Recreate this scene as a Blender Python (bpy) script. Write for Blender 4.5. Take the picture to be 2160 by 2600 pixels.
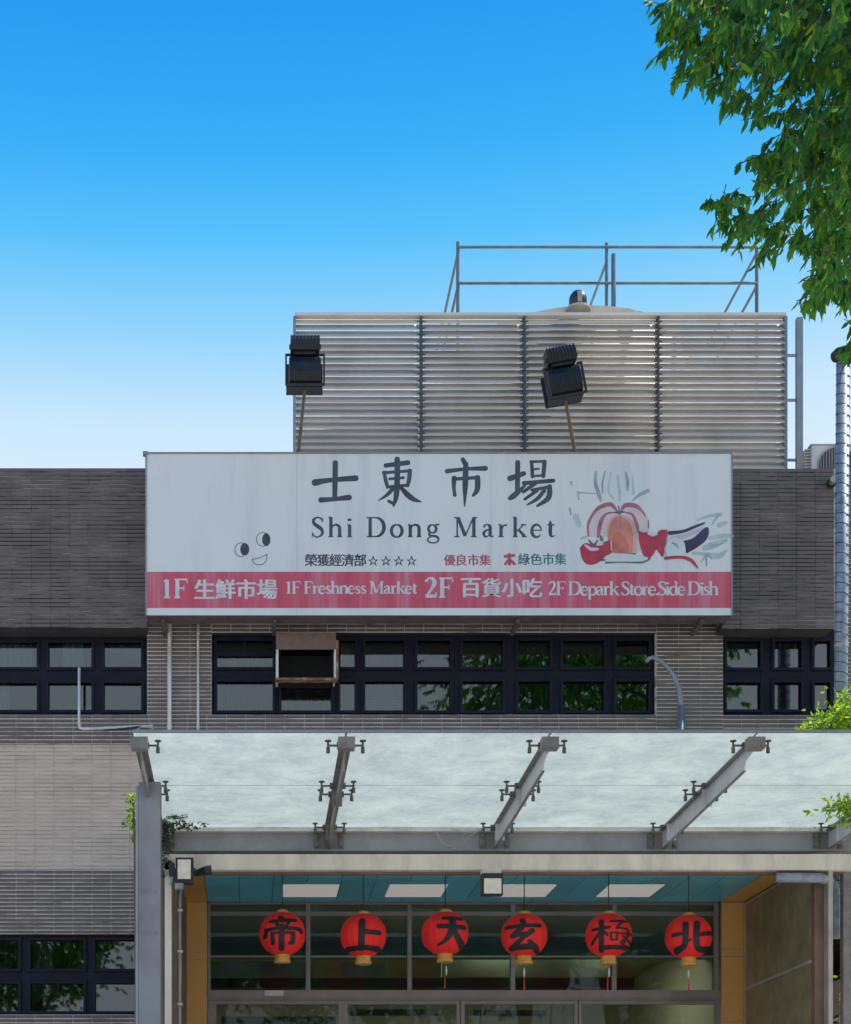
import bpy, math, random
import numpy as np
from mathutils import Vector, Matrix

random.seed(11)
rng = np.random.default_rng(11)
for o in list(bpy.data.objects):
    bpy.data.objects.remove(o)
scene = bpy.context.scene
COL = scene.collection
R = math.radians

# ------------------------------------------------------------------ camera, sky, sun, exposure
EYE = 1.6
cam = bpy.data.cameras.new('camera')
cam.sensor_fit = 'VERTICAL'
cam.sensor_height = 24.0
cam.lens = 4060 / 2600 * 24.0
cam.shift_x = (1080 - 637.5) / 2600
cam.shift_y = (3045 - 1300) / 2600
cam.clip_start = 0.1
cam.clip_end = 2000
camo = bpy.data.objects.new('camera', cam)
camo.location = (0, 0, EYE)
camo.rotation_euler = (R(90), 0, 0)
COL.objects.link(camo)
scene.camera = camo

SUN_EL, SUN_AZ = R(56), R(80)          # azimuth measured from +Y (behind the building) towards +X
world = bpy.data.worlds.new("World")
scene.world = world
world.use_nodes = True
wn, wl = world.node_tree.nodes, world.node_tree.links
wn.clear()
wout = wn.new('ShaderNodeOutputWorld')
wbg = wn.new('ShaderNodeBackground')
wbg.inputs['Strength'].default_value = 0.1
sky = wn.new('ShaderNodeTexSky')
sky.sky_type = 'NISHITA'
sky.sun_disc = False
sky.sun_elevation = SUN_EL
sky.sun_rotation = SUN_AZ
sky.air_density = 1.0
sky.dust_density = 1.0
wtc = wn.new('ShaderNodeTexCoord')
wsep = wn.new('ShaderNodeSeparateXYZ')
wl.new(wtc.outputs['Generated'], wsep.inputs[0])
wramp = wn.new('ShaderNodeValToRGB')
wl.new(wsep.outputs['Z'], wramp.inputs[0])


def lin(r, g, b):
    f = lambda c: (c / 255 / 12.92) if c / 255 <= 0.04045 else ((c / 255 + 0.055) / 1.055) ** 2.4
    return (f(r), f(g), f(b), 1.0)


stops = [(0.0, lin(232, 234, 236)), (0.25, lin(234, 240, 246)), (0.40, lin(222, 240, 254)), (0.435, lin(204, 234, 255)),
         (0.475, lin(150, 215, 255)), (0.515, lin(88, 194, 253)), (0.55, lin(55, 175, 249)),
         (0.60, lin(33, 155, 241)), (0.75, lin(28, 132, 226)), (1.0, lin(26, 112, 205))]
els = wramp.color_ramp.elements
els[0].position, els[0].color = stops[0]
els[1].position, els[1].color = stops[-1]
for p_, c_ in stops[1:-1]:
    e_ = els.new(p_)
    e_.color = c_
wscale = wn.new('ShaderNodeVectorMath')
wscale.operation = 'SCALE'
wscale.inputs['Scale'].default_value = 10.0 / 2 ** 0.48
wl.new(wramp.outputs[0], wscale.inputs[0])
wmix = wn.new('ShaderNodeMixRGB')
wmix.inputs[0].default_value = 0.97
wl.new(sky.outputs[0], wmix.inputs[1])
wl.new(wscale.outputs[0], wmix.inputs[2])
wl.new(wmix.outputs[0], wbg.inputs['Color'])
wl.new(wbg.outputs[0], wout.inputs[0])

sun = bpy.data.lights.new('sun', 'SUN')
sun.energy = 4.8
sun.angle = R(0.5)
sun.color = (1.0, 0.95, 0.87)
suno = bpy.data.objects.new('sun', sun)
sd = Vector((math.sin(SUN_AZ) * math.cos(SUN_EL), math.cos(SUN_AZ) * math.cos(SUN_EL), math.sin(SUN_EL)))
suno.rotation_euler = sd.to_track_quat('Z', 'Y').to_euler()
suno.location = (20, 10, 40)
COL.objects.link(suno)

scene.view_settings.view_transform = 'Standard'
scene.view_settings.look = 'None'
scene.view_settings.exposure = 0.48
scene.view_settings.gamma = 1.0
scene.view_settings.use_curve_mapping = False
scene.cycles.use_denoising = True
scene.cycles.max_bounces = 10
scene.cycles.transparent_max_bounces = 24
scene.cycles.sample_clamp_indirect = 4.0

# ------------------------------------------------------------------ helpers
U = 3280.0                              # picture units per metre at one metre, on a 1745-wide picture


def X(dx, Y): return (dx - 515.0) / U * Y
def Z(dy, Y): return EYE + (2460.0 - dy) / U * Y
def W(dx, dy, Y): return Vector((X(dx, Y), Y, Z(dy, Y)))


class MB:
    def __init__(s):
        s.v, s.f, s.m = [], [], []

    def add(s, vs, fs, mi=0):
        b = len(s.v)
        s.v += [tuple(p) for p in vs]
        s.f += [tuple(i + b for i in f) for f in fs]
        s.m += [mi] * len(fs)
        return s

    def box(s, x0, x1, y0, y1, z0, z1, mi=0, mbottom=None):
        if x0 > x1: x0, x1 = x1, x0
        if y0 > y1: y0, y1 = y1, y0
        if z0 > z1: z0, z1 = z1, z0
        vs = [(x0, y0, z0), (x1, y0, z0), (x1, y1, z0), (x0, y1, z0), (x0, y0, z1), (x1, y0, z1), (x1, y1, z1), (x0, y1, z1)]
        fs = [(0, 3, 2, 1), (4, 5, 6, 7), (0, 1, 5, 4), (1, 2, 6, 5), (2, 3, 7, 6), (3, 0, 4, 7)]
        s.add(vs, fs, mi)
        if mbottom is not None:
            s.m[-6] = mbottom
        return s

    def wbox(s, dx0, dx1, dy0, dy1, Y, depth, mi=0):
        """box whose front face at distance Y spans picture units, going `depth` backwards"""
        return s.box(X(dx0, Y), X(dx1, Y), Y, Y + depth, Z(dy1, Y), Z(dy0, Y), mi)

    def prism(s, poly, a, b):
        """poly: list of 3-vectors, extruded by vector b-a"""
        n = len(poly)
        d = Vector(b) - Vector(a)
        vs = [Vector(p) for p in poly] + [Vector(p) + d for p in poly]
        fs = [tuple(range(n))[::-1], tuple(range(n, 2 * n))]
        fs += [(i, (i + 1) % n, n + (i + 1) % n, n + i) for i in range(n)]
        return s.add(vs, fs)

    def path(s, pts, rad, n=8, caps=True):
        pts = [Vector(p) for p in pts]
        if not hasattr(rad, '__len__'):
            rad = [rad] * len(pts)
        rings = []
        up = None
        for i, p in enumerate(pts):
            t = (pts[min(i + 1, len(pts) - 1)] - pts[max(i - 1, 0)]).normalized()
            if up is None:
                up = Vector((0, 0, 1)) if abs(t.z) < 0.9 else Vector((0, 1, 0))
            u = t.cross(up)
            if u.length < 1e-4:
                u = t.cross(Vector((1, 0.2, 0)))
            u.normalize()
            w = u.cross(t).normalized()
            up = w
            rings.append([p + (u * math.cos(2 * math.pi * k / n) + w * math.sin(2 * math.pi * k / n)) * rad[i] for k in range(n)])
        vs = [v for r in rings for v in r]
        fs = []
        for i in range(len(pts) - 1):
            for k in range(n):
                a, b = i * n + k, i * n + (k + 1) % n
                fs.append((a, b, b + n, a + n))
        if caps:
            fs.append(tuple(range(n))[::-1])
            fs.append(tuple((len(pts) - 1) * n + k for k in range(n)))
        return s.add(vs, fs)

    def tube(s, p0, p1, r, n=8, r2=None):
        return s.path([p0, p1], [r, r if r2 is None else r2], n)

    def lathe(s, prof, c, n=24):
        """prof: (radius, z) list around the vertical axis through c"""
        c = Vector(c)
        vs, fs = [], []
        for r, z in prof:
            for k in range(n):
                a = 2 * math.pi * k / n
                vs.append((c.x + r * math.cos(a), c.y + r * math.sin(a), c.z + z))
        for i in range(len(prof) - 1):
            for k in range(n):
                a, b = i * n + k, i * n + (k + 1) % n
                fs.append((a, b, b + n, a + n))
        fs.append(tuple(range(n))[::-1])
        fs.append(tuple((len(prof) - 1) * n + k for k in range(n)))
        return s.add(vs, fs)

    def mesh(s, name, mats, smooth=False):
        me = bpy.data.meshes.new(name)
        me.from_pydata(s.v, [], s.f)
        for m in (mats if isinstance(mats, (list, tuple)) else [mats]):
            me.materials.append(m)
        if any(s.m):
            me.polygons.foreach_set('material_index', s.m)
        if smooth:
            me.polygons.foreach_set('use_smooth', [True] * len(s.f))
        me.update()
        return me


def link(name, me, parent=None, loc=None):
    o = bpy.data.objects.new(name, me)
    COL.objects.link(o)
    if loc is not None:
        o.location = loc
    if parent is not None:
        o.parent = parent
        if parent.type == 'EMPTY':
            o.matrix_parent_inverse = Matrix.Translation(-Vector(parent.location))
    return o


def part(name, mb, mats, parent=None, smooth=False, label=None):
    o = link(name, mb.mesh(name, mats, smooth), parent)
    if label:
        o['label'] = label
    return o


def tag(o, label=None, cat=None, group=None, kind=None):
    for k, v in (('label', label), ('category', cat), ('group', group), ('kind', kind)):
        if v:
            o[k] = v
    return o


def thing(name, loc, label, cat, group=None):
    o = bpy.data.objects.new(name, None)
    o.empty_display_size = 0.2
    o.location = loc
    COL.objects.link(o)
    return tag(o, label, cat, group)


# ------------------------------------------------------------------ materials
def mat(name, col, rough=0.6, metal=0.0, var=0.12, vscale=4.0, stretch=(1, 1, 1), bump=0.0, bscale=60.0, island=0.0, spec=0.5,
        grime=None, gscale=1.5, gstretch=(1, 1, 1), gamt=0.5, glow=None):
    m = bpy.data.materials.new(name)
    m.use_nodes = True
    n, l = m.node_tree.nodes, m.node_tree.links
    b = n['Principled BSDF']
    b.inputs['Roughness'].default_value = rough
    b.inputs['Metallic'].default_value = metal
    b.inputs['Specular IOR Level'].default_value = spec
    tc = n.new('ShaderNodeTexCoord')
    mp = n.new('ShaderNodeMapping')
    mp.inputs['Scale'].default_value = stretch
    geo = n.new('ShaderNodeNewGeometry')
    l.new(geo.outputs['Position'], mp.inputs[0])
    nz = n.new('ShaderNodeTexNoise')
    nz.inputs['Scale'].default_value = vscale
    nz.inputs['Detail'].default_value = 6
    l.new(mp.outputs[0], nz.inputs['Vector'])
    mr = n.new('ShaderNodeMapRange')
    mr.inputs['From Min'].default_value = 0.3
    mr.inputs['From Max'].default_value = 0.7
    mr.inputs['To Min'].default_value = 1 - var
    mr.inputs['To Max'].default_value = 1 + var
    l.new(nz.outputs['Fac'], mr.inputs['Value'])
    sc = n.new('ShaderNodeVectorMath')
    sc.operation = 'SCALE'
    sc.inputs[0].default_value = col[:3]
    l.new(mr.outputs[0], sc.inputs['Scale'])
    cur = sc.outputs[0]
    if island:
        oi = n.new('ShaderNodeObjectInfo')
        ad = n.new('ShaderNodeMath')
        ad.operation = 'ADD'
        l.new(oi.outputs['Random'], ad.inputs[0])
        l.new(geo.outputs['Random Per Island'], ad.inputs[1])
        fr = n.new('ShaderNodeMath')
        fr.operation = 'FRACT'
        l.new(ad.outputs[0], fr.inputs[0])
        m2 = n.new('ShaderNodeMapRange')
        m2.inputs['To Min'].default_value = 1 - island
        m2.inputs['To Max'].default_value = 1 + island
        l.new(fr.outputs[0], m2.inputs['Value'])
        s2 = n.new('ShaderNodeVectorMath')
        s2.operation = 'SCALE'
        l.new(cur, s2.inputs[0])
        l.new(m2.outputs[0], s2.inputs['Scale'])
        cur = s2.outputs[0]
    if grime is not None:
        mp2 = n.new('ShaderNodeMapping')
        mp2.inputs['Scale'].default_value = gstretch
        l.new(geo.outputs['Position'], mp2.inputs[0])
        n2 = n.new('ShaderNodeTexNoise')
        n2.inputs['Scale'].default_value = gscale
        n2.inputs['Detail'].default_value = 8
        n2.inputs['Roughness'].default_value = 0.65
        l.new(mp2.outputs[0], n2.inputs['Vector'])
        m3 = n.new('ShaderNodeMapRange')
        m3.inputs['From Min'].default_value = 0.48
        m3.inputs['From Max'].default_value = 0.72
        m3.inputs['To Max'].default_value = gamt
        l.new(n2.outputs['Fac'], m3.inputs['Value'])
        mx = n.new('ShaderNodeMixRGB')
        l.new(m3.outputs[0], mx.inputs[0])
        l.new(cur, mx.inputs[1])
        mx.inputs[2].default_value = tuple(grime[:3]) + (1,)
        cur = mx.outputs[0]
    l.new(cur, b.inputs['Base Color'])
    if bump:
        bn = n.new('ShaderNodeTexNoise')
        bn.inputs['Scale'].default_value = bscale
        bn.inputs['Detail'].default_value = 4
        l.new(geo.outputs['Position'], bn.inputs['Vector'])
        bp = n.new('ShaderNodeBump')
        bp.inputs['Strength'].default_value = bump
        bp.inputs['Distance'].default_value = 0.01
        l.new(bn.outputs['Fac'], bp.inputs['Height'])
        l.new(bp.outputs[0], b.inputs['Normal'])
    if glow:
        b.inputs['Emission Color'].default_value = tuple(glow[:3]) + (1,)
        b.inputs['Emission Strength'].default_value = glow[3]
    return m


def mortar_mat(name, pale, dark, lo, hi, scale=(1.2, 1, 6.0)):
    m = mat(name, pale, 0.9, var=0.1)
    n, l = m.node_tree.nodes, m.node_tree.links
    b = n['Principled BSDF']
    geo = n.new('ShaderNodeNewGeometry')
    mp = n.new('ShaderNodeMapping')
    mp.inputs['Scale'].default_value = scale
    l.new(geo.outputs['Position'], mp.inputs[0])
    nz = n.new('ShaderNodeTexNoise')
    nz.inputs['Scale'].default_value = 1.6
    nz.inputs['Detail'].default_value = 7
    nz.inputs['Roughness'].default_value = 0.7
    l.new(mp.outputs[0], nz.inputs['Vector'])
    r = n.new('ShaderNodeMapRange')
    r.inputs['From Min'].default_value = lo
    r.inputs['From Max'].default_value = hi
    l.new(nz.outputs['Fac'], r.inputs['Value'])
    mx = n.new('ShaderNodeMixRGB')
    l.new(r.outputs[0], mx.inputs[0])
    mx.inputs[1].default_value = tuple(dark) + (1,)
    mx.inputs[2].default_value = tuple(pale) + (1,)
    l.new(mx.outputs[0], b.inputs['Base Color'])
    return m


def pane_mat(name, tint, ior=1.7, rough=0.015, wav=0.02):
    m = bpy.data.materials.new(name)
    m.use_nodes = True
    n, l = m.node_tree.nodes, m.node_tree.links
    n.clear()
    out = n.new('ShaderNodeOutputMaterial')
    fr = n.new('ShaderNodeFresnel')
    fr.inputs['IOR'].default_value = ior
    tr = n.new('ShaderNodeBsdfTransparent')
    tr.inputs[0].default_value = tuple(tint) + (1,)
    gl = n.new('ShaderNodeBsdfGlossy')
    gl.inputs['Roughness'].default_value = rough
    gl.inputs['Color'].default_value = (0.9, 0.95, 1.0, 1)
    geo = n.new('ShaderNodeNewGeometry')
    nz = n.new('ShaderNodeTexNoise')
    nz.inputs['Scale'].default_value = 1.1
    l.new(geo.outputs['Position'], nz.inputs['Vector'])
    bp = n.new('ShaderNodeBump')
    bp.inputs['Strength'].default_value = wav
    bp.inputs['Distance'].default_value = 0.1
    l.new(nz.outputs['Fac'], bp.inputs['Height'])
    l.new(bp.outputs[0], gl.inputs['Normal'])
    mx = n.new('ShaderNodeMixShader')
    l.new(fr.outputs[0], mx.inputs[0])
    l.new(tr.outputs[0], mx.inputs[1])
    l.new(gl.outputs[0], mx.inputs[2])
    l.new(mx.outputs[0], out.inputs[0])
    return m


def film_mat():
    """frosted, weather-stained canopy glass"""
    m = bpy.data.materials.new('frosted_canopy_film')
    m.use_nodes = True
    n, l = m.node_tree.nodes, m.node_tree.links
    n.clear()
    out = n.new('ShaderNodeOutputMaterial')
    geo = n.new('ShaderNodeNewGeometry')
    mp = n.new('ShaderNodeMapping')
    mp.inputs['Scale'].default_value = (1.0, 1.0, 1)
    l.new(geo.outputs['Position'], mp.inputs[0])
    nz = n.new('ShaderNodeTexNoise')
    nz.inputs['Scale'].default_value = 1.9
    nz.inputs['Detail'].default_value = 14
    nz.inputs['Roughness'].default_value = 0.84
    nz.inputs['Distortion'].default_value = 0.25
    l.new(mp.outputs[0], nz.inputs['Vector'])
    cr = n.new('ShaderNodeValToRGB')
    cr.color_ramp.elements[0].position = 0.34
    cr.color_ramp.elements[0].color = (0.30, 0.365, 0.375, 1)
    cr.color_ramp.elements[1].position = 0.66
    cr.color_ramp.elements[1].color = (0.57, 0.60, 0.59, 1)
    l.new(nz.outputs['Fac'], cr.inputs[0])
    tl = n.new('ShaderNodeBsdfTranslucent')
    l.new(cr.outputs[0], tl.inputs[0])
    df = n.new('ShaderNodeBsdfDiffuse')
    l.new(cr.outputs[0], df.inputs[0])
    tr = n.new('ShaderNodeBsdfTransparent')
    tr.inputs[0].default_value = (0.88, 0.96, 0.95, 1)
    m1 = n.new('ShaderNodeMixShader')
    m1.inputs[0].default_value = 0.22
    l.new(tl.outputs[0], m1.inputs[1])
    l.new(df.outputs[0], m1.inputs[2])
    m2 = n.new('ShaderNodeMixShader')
    m2.inputs[0].default_value = 0.26
    l.new(m1.outputs[0], m2.inputs[1])
    l.new(tr.outputs[0], m2.inputs[2])
    l.new(m2.outputs[0], out.inputs[0])
    return m


def leaf_mat(name, c0, c1, c2, trans=0.45):
    m = bpy.data.materials.new(name)
    m.use_nodes = True
    n, l = m.node_tree.nodes, m.node_tree.links
    n.clear()
    out = n.new('ShaderNodeOutputMaterial')
    geo = n.new('ShaderNodeNewGeometry')
    cr = n.new('ShaderNodeValToRGB')
    cr.color_ramp.elements[0].color = tuple(c0) + (1,)
    cr.color_ramp.elements[0].position = 0.0
    cr.color_ramp.elements[1].color = tuple(c2) + (1,)
    cr.color_ramp.elements[1].position = 1.0
    e = cr.color_ramp.elements.new(0.75)
    e.color = tuple(c1) + (1,)
    l.new(geo.outputs['Random Per Island'], cr.inputs[0])
    pb = n.new('ShaderNodeBsdfPrincipled')
    pb.inputs['Roughness'].default_value = 0.6
    pb.inputs['Specular IOR Level'].default_value = 0.3
    l.new(cr.outputs[0], pb.inputs['Base Color'])
    tl = n.new('ShaderNodeBsdfTranslucent')
    hv = n.new('ShaderNodeMixRGB')
    hv.blend_type = 'MULTIPLY'
    hv.inputs[0].default_value = 1.0
    l.new(cr.outputs[0], hv.inputs[1])
    hv.inputs[2].default_value = (2.1, 2.6, 0.8, 1)
    l.new(hv.outputs[0], tl.inputs[0])
    mx = n.new('ShaderNodeMixShader')
    mx.inputs[0].default_value = trans
    l.new(pb.outputs[0], mx.inputs[1])
    l.new(tl.outputs[0], mx.inputs[2])
    l.new(mx.outputs[0], out.inputs[0])
    return m


M = {}
M['tile'] = mat('dark_glazed_tile', (0.130, 0.104, 0.097), 0.42, var=0.14, vscale=3, island=0.15, bump=0.15, bscale=40, grime=(0.15, 0.125, 0.11), gscale=0.9, gamt=0.2)
M['beige_tile'] = mat('beige_tile', (0.58, 0.475, 0.395), 0.6, var=0.12, vscale=2.2, stretch=(0.5, 1, 6), island=0.06, bump=0.15, bscale=40)
M['mortar'] = mortar_mat('pale_mortar', (0.80, 0.76, 0.74), (0.14, 0.13, 0.13), 0.32, 0.50)
M['mortar_dark'] = mortar_mat('weathered_mortar', (0.62, 0.58, 0.55), (0.040, 0.038, 0.045), 0.46, 0.62, (0.8, 1, 3.0))
M['mortar_beige'] = mortar_mat('beige_mortar', (0.74, 0.68, 0.62), (0.42, 0.37, 0.33), 0.42, 0.62, (0.6, 1, 2.0))
M['plaster'] = mat('grey_plaster', (0.30, 0.29, 0.28), 0.9, var=0.15, bump=0.3)
M['frame'] = mat('navy_window_frame', (0.010, 0.013, 0.025), 0.6, var=0.25, vscale=8, spec=0.2)
M['pane'] = pane_mat('window_pane', (0.60, 0.66, 0.68), 1.9)
M['pane_hall'] = pane_mat('hall_pane', (0.72, 0.80, 0.78), 1.38)
M['curtain'] = mat('white_curtain', (0.62, 0.66, 0.66), 0.9, var=0.1, vscale=6, stretch=(6, 1, 0.3))
M['inside'] = mat('room_paint', (0.12, 0.125, 0.13), 0.9, var=0.3, vscale=1)
M['blind'] = mat('grey_blind', (0.24, 0.255, 0.265), 0.8, var=0.35, vscale=2.5)
M['yellow_rail'] = mat('yellow_rail', (0.55, 0.36, 0.05), 0.5)
M['white_paint'] = mat('white_pipe_paint', (0.66, 0.66, 0.65), 0.45, var=0.1, vscale=5, grime=(0.3, 0.26, 0.22), gscale=4, gamt=0.5)
M['steel_light'] = mat('pale_blue_grey_steel', (0.33, 0.345, 0.38), 0.5, 0.0, var=0.1, vscale=3, grime=(0.2, 0.19, 0.17), gscale=2.2, gamt=0.5, bump=0.08)
M['steel_web_lit'] = mat('lit_beam_web', (0.50, 0.52, 0.57), 0.5, 0.0, var=0.1, vscale=3, grime=(0.3, 0.29, 0.28), gscale=2.5, gamt=0.5)  # paler than the flange: light on the web face put into colour
M['steel'] = mat('blue_grey_steel', (0.235, 0.25, 0.28), 0.5, 0.0, var=0.1, vscale=3, grime=(0.11, 0.105, 0.10), gscale=2.2, gstretch=(1, 1, 0.4), gamt=0.55, bump=0.08)
M['steel_dark'] = mat('dark_and_shaded_steel', (0.20, 0.19, 0.19), 0.5, 0.0, var=0.18, vscale=6, grime=(0.09, 0.07, 0.06), gscale=5, gamt=0.6)  # on the beam flanges the shadow is put into this dark colour
M['fitting'] = mat('glass_clamp_steel', (0.10, 0.115, 0.11), 0.4, 0.4, var=0.15)
M['rail'] = mat('rail_tube', (0.13, 0.165, 0.195), 0.5, 0.25, var=0.2, vscale=7)
M['galv'] = mat('galvanised_tube', (0.25, 0.28, 0.31), 0.45, 0.35, var=0.12, vscale=7)
M['spiral'] = mat('spiral_duct_zinc', (0.25, 0.30, 0.36), 0.5, 0.25, var=0.3, vscale=14, bump=0.25, bscale=30)
M['spiral_seam'] = mat('spiral_seam', (0.055, 0.075, 0.10), 0.6, 0.1)
M['louver'] = mat('louvre_paint', (0.70, 0.655, 0.59), 0.6, var=0.12, vscale=1.2, stretch=(0.6, 1, 8), grime=(0.46, 0.42, 0.36), gscale=1.1, gstretch=(1.5, 1, 1), gamt=0.55)
M['louver_post'] = mat('louvre_post', (0.07, 0.075, 0.08), 0.6)
M['frp'] = mat('cooling_tower_shell', (0.58, 0.53, 0.44), 0.5, var=0.12, vscale=2, grime=(0.42, 0.38, 0.31), gscale=1.5, gamt=0.5)
M['black_metal'] = mat('black_cast_metal', (0.016, 0.018, 0.023), 0.42, 0.0, var=0.3, vscale=10, bump=0.1)
M['lens'] = mat('floodlight_lens', (0.72, 0.69, 0.60), 0.18, var=0.12, vscale=14)
M['rust_and_shade'] = mat('rusty_pole_and_case_shade', (0.13, 0.11, 0.10), 0.7, 0.2, var=0.25, vscale=9, grime=(0.20, 0.10, 0.05), gscale=6, gamt=0.6)  # rust on the poles; on the sign case it stands in for shade
M['sign_white'] = mat('sign_white', (0.74, 0.745, 0.735), 0.5, var=0.035, vscale=0.8, grime=(0.47, 0.50, 0.54), gscale=1.0, gstretch=(3.2, 1, 0.35), gamt=0.42)
M['sign_red'] = mat('sign_red', (0.60, 0.085, 0.135), 0.5, var=0.12, vscale=1.2, stretch=(8, 1, 0.3), grime=(0.60, 0.28, 0.34), gscale=1.3, gstretch=(5, 1, 0.3), gamt=0.85)
M['ink'] = mat('sign_ink', (0.065, 0.075, 0.095), 0.6, var=0.3, vscale=6)
M['ink_white'] = mat('sign_letter_white', (0.62, 0.63, 0.64), 0.6, var=0.12, vscale=9)
M['ink_green'] = mat('sign_letter_green', (0.06, 0.20, 0.20), 0.6, var=0.2)
M['ink_red'] = mat('sign_letter_red', (0.45, 0.09, 0.14), 0.6, var=0.2)
M['p_pumpkin'] = mat('print_pumpkin', (0.60, 0.225, 0.165), 0.6, var=0.3, vscale=3)
M['p_salmon'] = mat('print_salmon', (0.62, 0.40, 0.35), 0.6, var=0.2, vscale=6)
M['p_pumpkin2'] = mat('print_pumpkin_red', (0.58, 0.175, 0.13), 0.6, var=0.3, vscale=6)
M['p_pale'] = mat('print_pale_skin', (0.66, 0.57, 0.57), 0.6, var=0.08, vscale=4)
M['p_rose'] = mat('print_rose', (0.42, 0.15, 0.19), 0.6, var=0.25, vscale=8)
M['p_red'] = mat('print_red', (0.46, 0.045, 0.075), 0.6, var=0.2, vscale=8)
M['p_white'] = mat('print_white_veg', (0.60, 0.67, 0.66), 0.6, var=0.06, vscale=6)
M['p_green'] = mat('print_dark_green', (0.08, 0.15, 0.13), 0.6, var=0.3, vscale=8)
M['p_purple'] = mat('print_aubergine', (0.055, 0.045, 0.10), 0.6, var=0.4, vscale=5)
M['p_shine'] = mat('print_aubergine_shine', (0.52, 0.51, 0.58), 0.6, var=0.1, vscale=6)
M['p_leaf'] = mat('print_faded_leaf', (0.45, 0.53, 0.54), 0.6, var=0.15, vscale=9)
M['p_leaf2'] = mat('print_grey_leaf', (0.30, 0.37, 0.39), 0.6, var=0.2, vscale=9)
M['beam_beige'] = mat('stained_beige_beam', (0.66, 0.62, 0.54), 0.6, var=0.14, vscale=1.2, stretch=(2.5, 1, 1), grime=(0.25, 0.23, 0.19), gscale=1.4, gstretch=(3, 1, 0.8), gamt=0.5)
M['soffit_shade'] = mat('shaded_soffit', (0.045, 0.040, 0.036), 0.8, var=0.3, vscale=3)  # undersides darkened in colour to stand for shade below the overhang
M['brown_soffit'] = mat('brown_soffit', (0.17, 0.10, 0.075), 0.6, var=0.3, vscale=3)
M['teal'] = mat('teal_ceiling_panel', (0.09, 0.47, 0.61), 0.35, var=0.10, vscale=1.5, island=0.10)
M['teal_dark'] = mat('ceiling_backing', (0.02, 0.05, 0.07), 0.7)
M['light_panel'] = mat('ceiling_light_diffuser', (0.75, 0.70, 0.67), 0.5, var=0.04, glow=(1.0, 0.9, 0.84, 0.16))
M['hall_glow'] = mat('added_hall_glow', (0.8, 0.8, 0.76), 0.5, glow=(1.0, 0.95, 0.85, 9.0))  # glow added to brighten the hall, no real lamp behind it
M['orange'] = mat('ochre_wall_panel', (0.60, 0.33, 0.09), 0.45, var=0.10, vscale=1.4)
M['stone'] = mat('olive_stone_panel', (0.22, 0.18, 0.105), 0.35, var=0.3, vscale=5.0, bump=0.3)
M['trim'] = mat('pale_metal_trim', (0.40, 0.38, 0.35), 0.4, 0.3, var=0.15, vscale=5)
M['door_metal'] = mat('dull_steel_doorframe', (0.22, 0.20, 0.195), 0.42, 0.3, var=0.12, vscale=3)
M['hall'] = mat('hall_khaki_wall', (0.30, 0.27, 0.17), 0.8, var=0.15, vscale=1.0)
M['hall_teal'] = mat('hall_teal_wall', (0.10, 0.20, 0.22), 0.7, var=0.15, vscale=1.0)
M['hall_dark'] = mat('hall_dark_fascia', (0.03, 0.03, 0.035), 0.6)
M['lantern'] = mat('lantern_red_silk', (0.66, 0.022, 0.020), 0.6, var=0.16, vscale=6, glow=(1.0, 0.05, 0.025, 0.045), spec=0.25)
M['gold'] = mat('lantern_gold_paper', (0.55, 0.31, 0.06), 0.45, 0.0, var=0.2, vscale=12)
M['ink_black'] = mat('lantern_brush_ink', (0.010, 0.011, 0.016), 0.6, var=0.3)
M['tassel'] = mat('tassel_red', (0.40, 0.03, 0.05), 0.8)
M['jade'] = mat('tassel_bead', (0.45, 0.55, 0.42), 0.3)
M['cord'] = mat('dark_cord', (0.02, 0.03, 0.035), 0.8)
M['rust'] = mat('rusty_hood', (0.16, 0.125, 0.12), 0.75, 0.1, var=0.3, vscale=10, grime=(0.23, 0.075, 0.025), gscale=5, gamt=0.8, bump=0.3)
M['rust_edge'] = mat('rust_stained_edge', (0.20, 0.075, 0.03), 0.8, var=0.4, vscale=12, grime=(0.45, 0.42, 0.38), gscale=7, gamt=0.8)
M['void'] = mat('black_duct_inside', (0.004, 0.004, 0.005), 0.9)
M['ac'] = mat('ac_casing', (0.58, 0.565, 0.52), 0.5, var=0.08, vscale=5)
M['bark'] = mat('bark', (0.11, 0.085, 0.06), 0.9, var=0.3, vscale=12, bump=0.8, bscale=25)
M['twig_dry'] = mat('dry_twig', (0.42, 0.38, 0.30), 0.9, var=0.2, vscale=20)
M['leaf'] = leaf_mat('tree_leaf', (0.030, 0.100, 0.046), (0.075, 0.195, 0.045), (0.21, 0.28, 0.02), 0.48)
M['leaf_bush'] = leaf_mat('shrub_leaf', (0.09, 0.15, 0.02), (0.20, 0.28, 0.03), (0.36, 0.38, 0.06), 0.5)
M['leaf_dead'] = leaf_mat('withered_leaf', (0.03, 0.04, 0.03), (0.07, 0.08, 0.06), (0.20, 0.19, 0.14), 0.15)
M['ground'] = mat('paving', (0.47, 0.43, 0.37), 0.85, var=0.12, vscale=0.6, bump=0.2)
M['roof'] = mat('roof_screed', (0.36, 0.35, 0.34), 0.9, var=0.15, vscale=0.8)
M['film'] = film_mat()
M['clear'] = pane_mat('clear_glass_edge', (0.93, 0.98, 0.96), 1.45)
M['plate'] = mat('pale_plate', (0.55, 0.53, 0.52), 0.5)

# ------------------------------------------------------------------ ground
g = MB()
g.box(-400, 400, -600, 600, -0.5, 0.0)
tag(part('ground', g, M['ground']), kind='structure')

# ------------------------------------------------------------------ market building
F = 20.0                                     # distance of the main wall face
bld = thing('market_building', (3, F, 0), 'two-storey market building clad in narrow dark brown-grey tiles with strip windows', 'building')


def fx(d): return X(d, F)
def fz(d): return Z(d, F)


TP = []          # dark tile sites (x, y, z, w, h, wall, score)
BP = []          # beige tile sites
TW, TH = 0.2415, 0.0501


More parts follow.
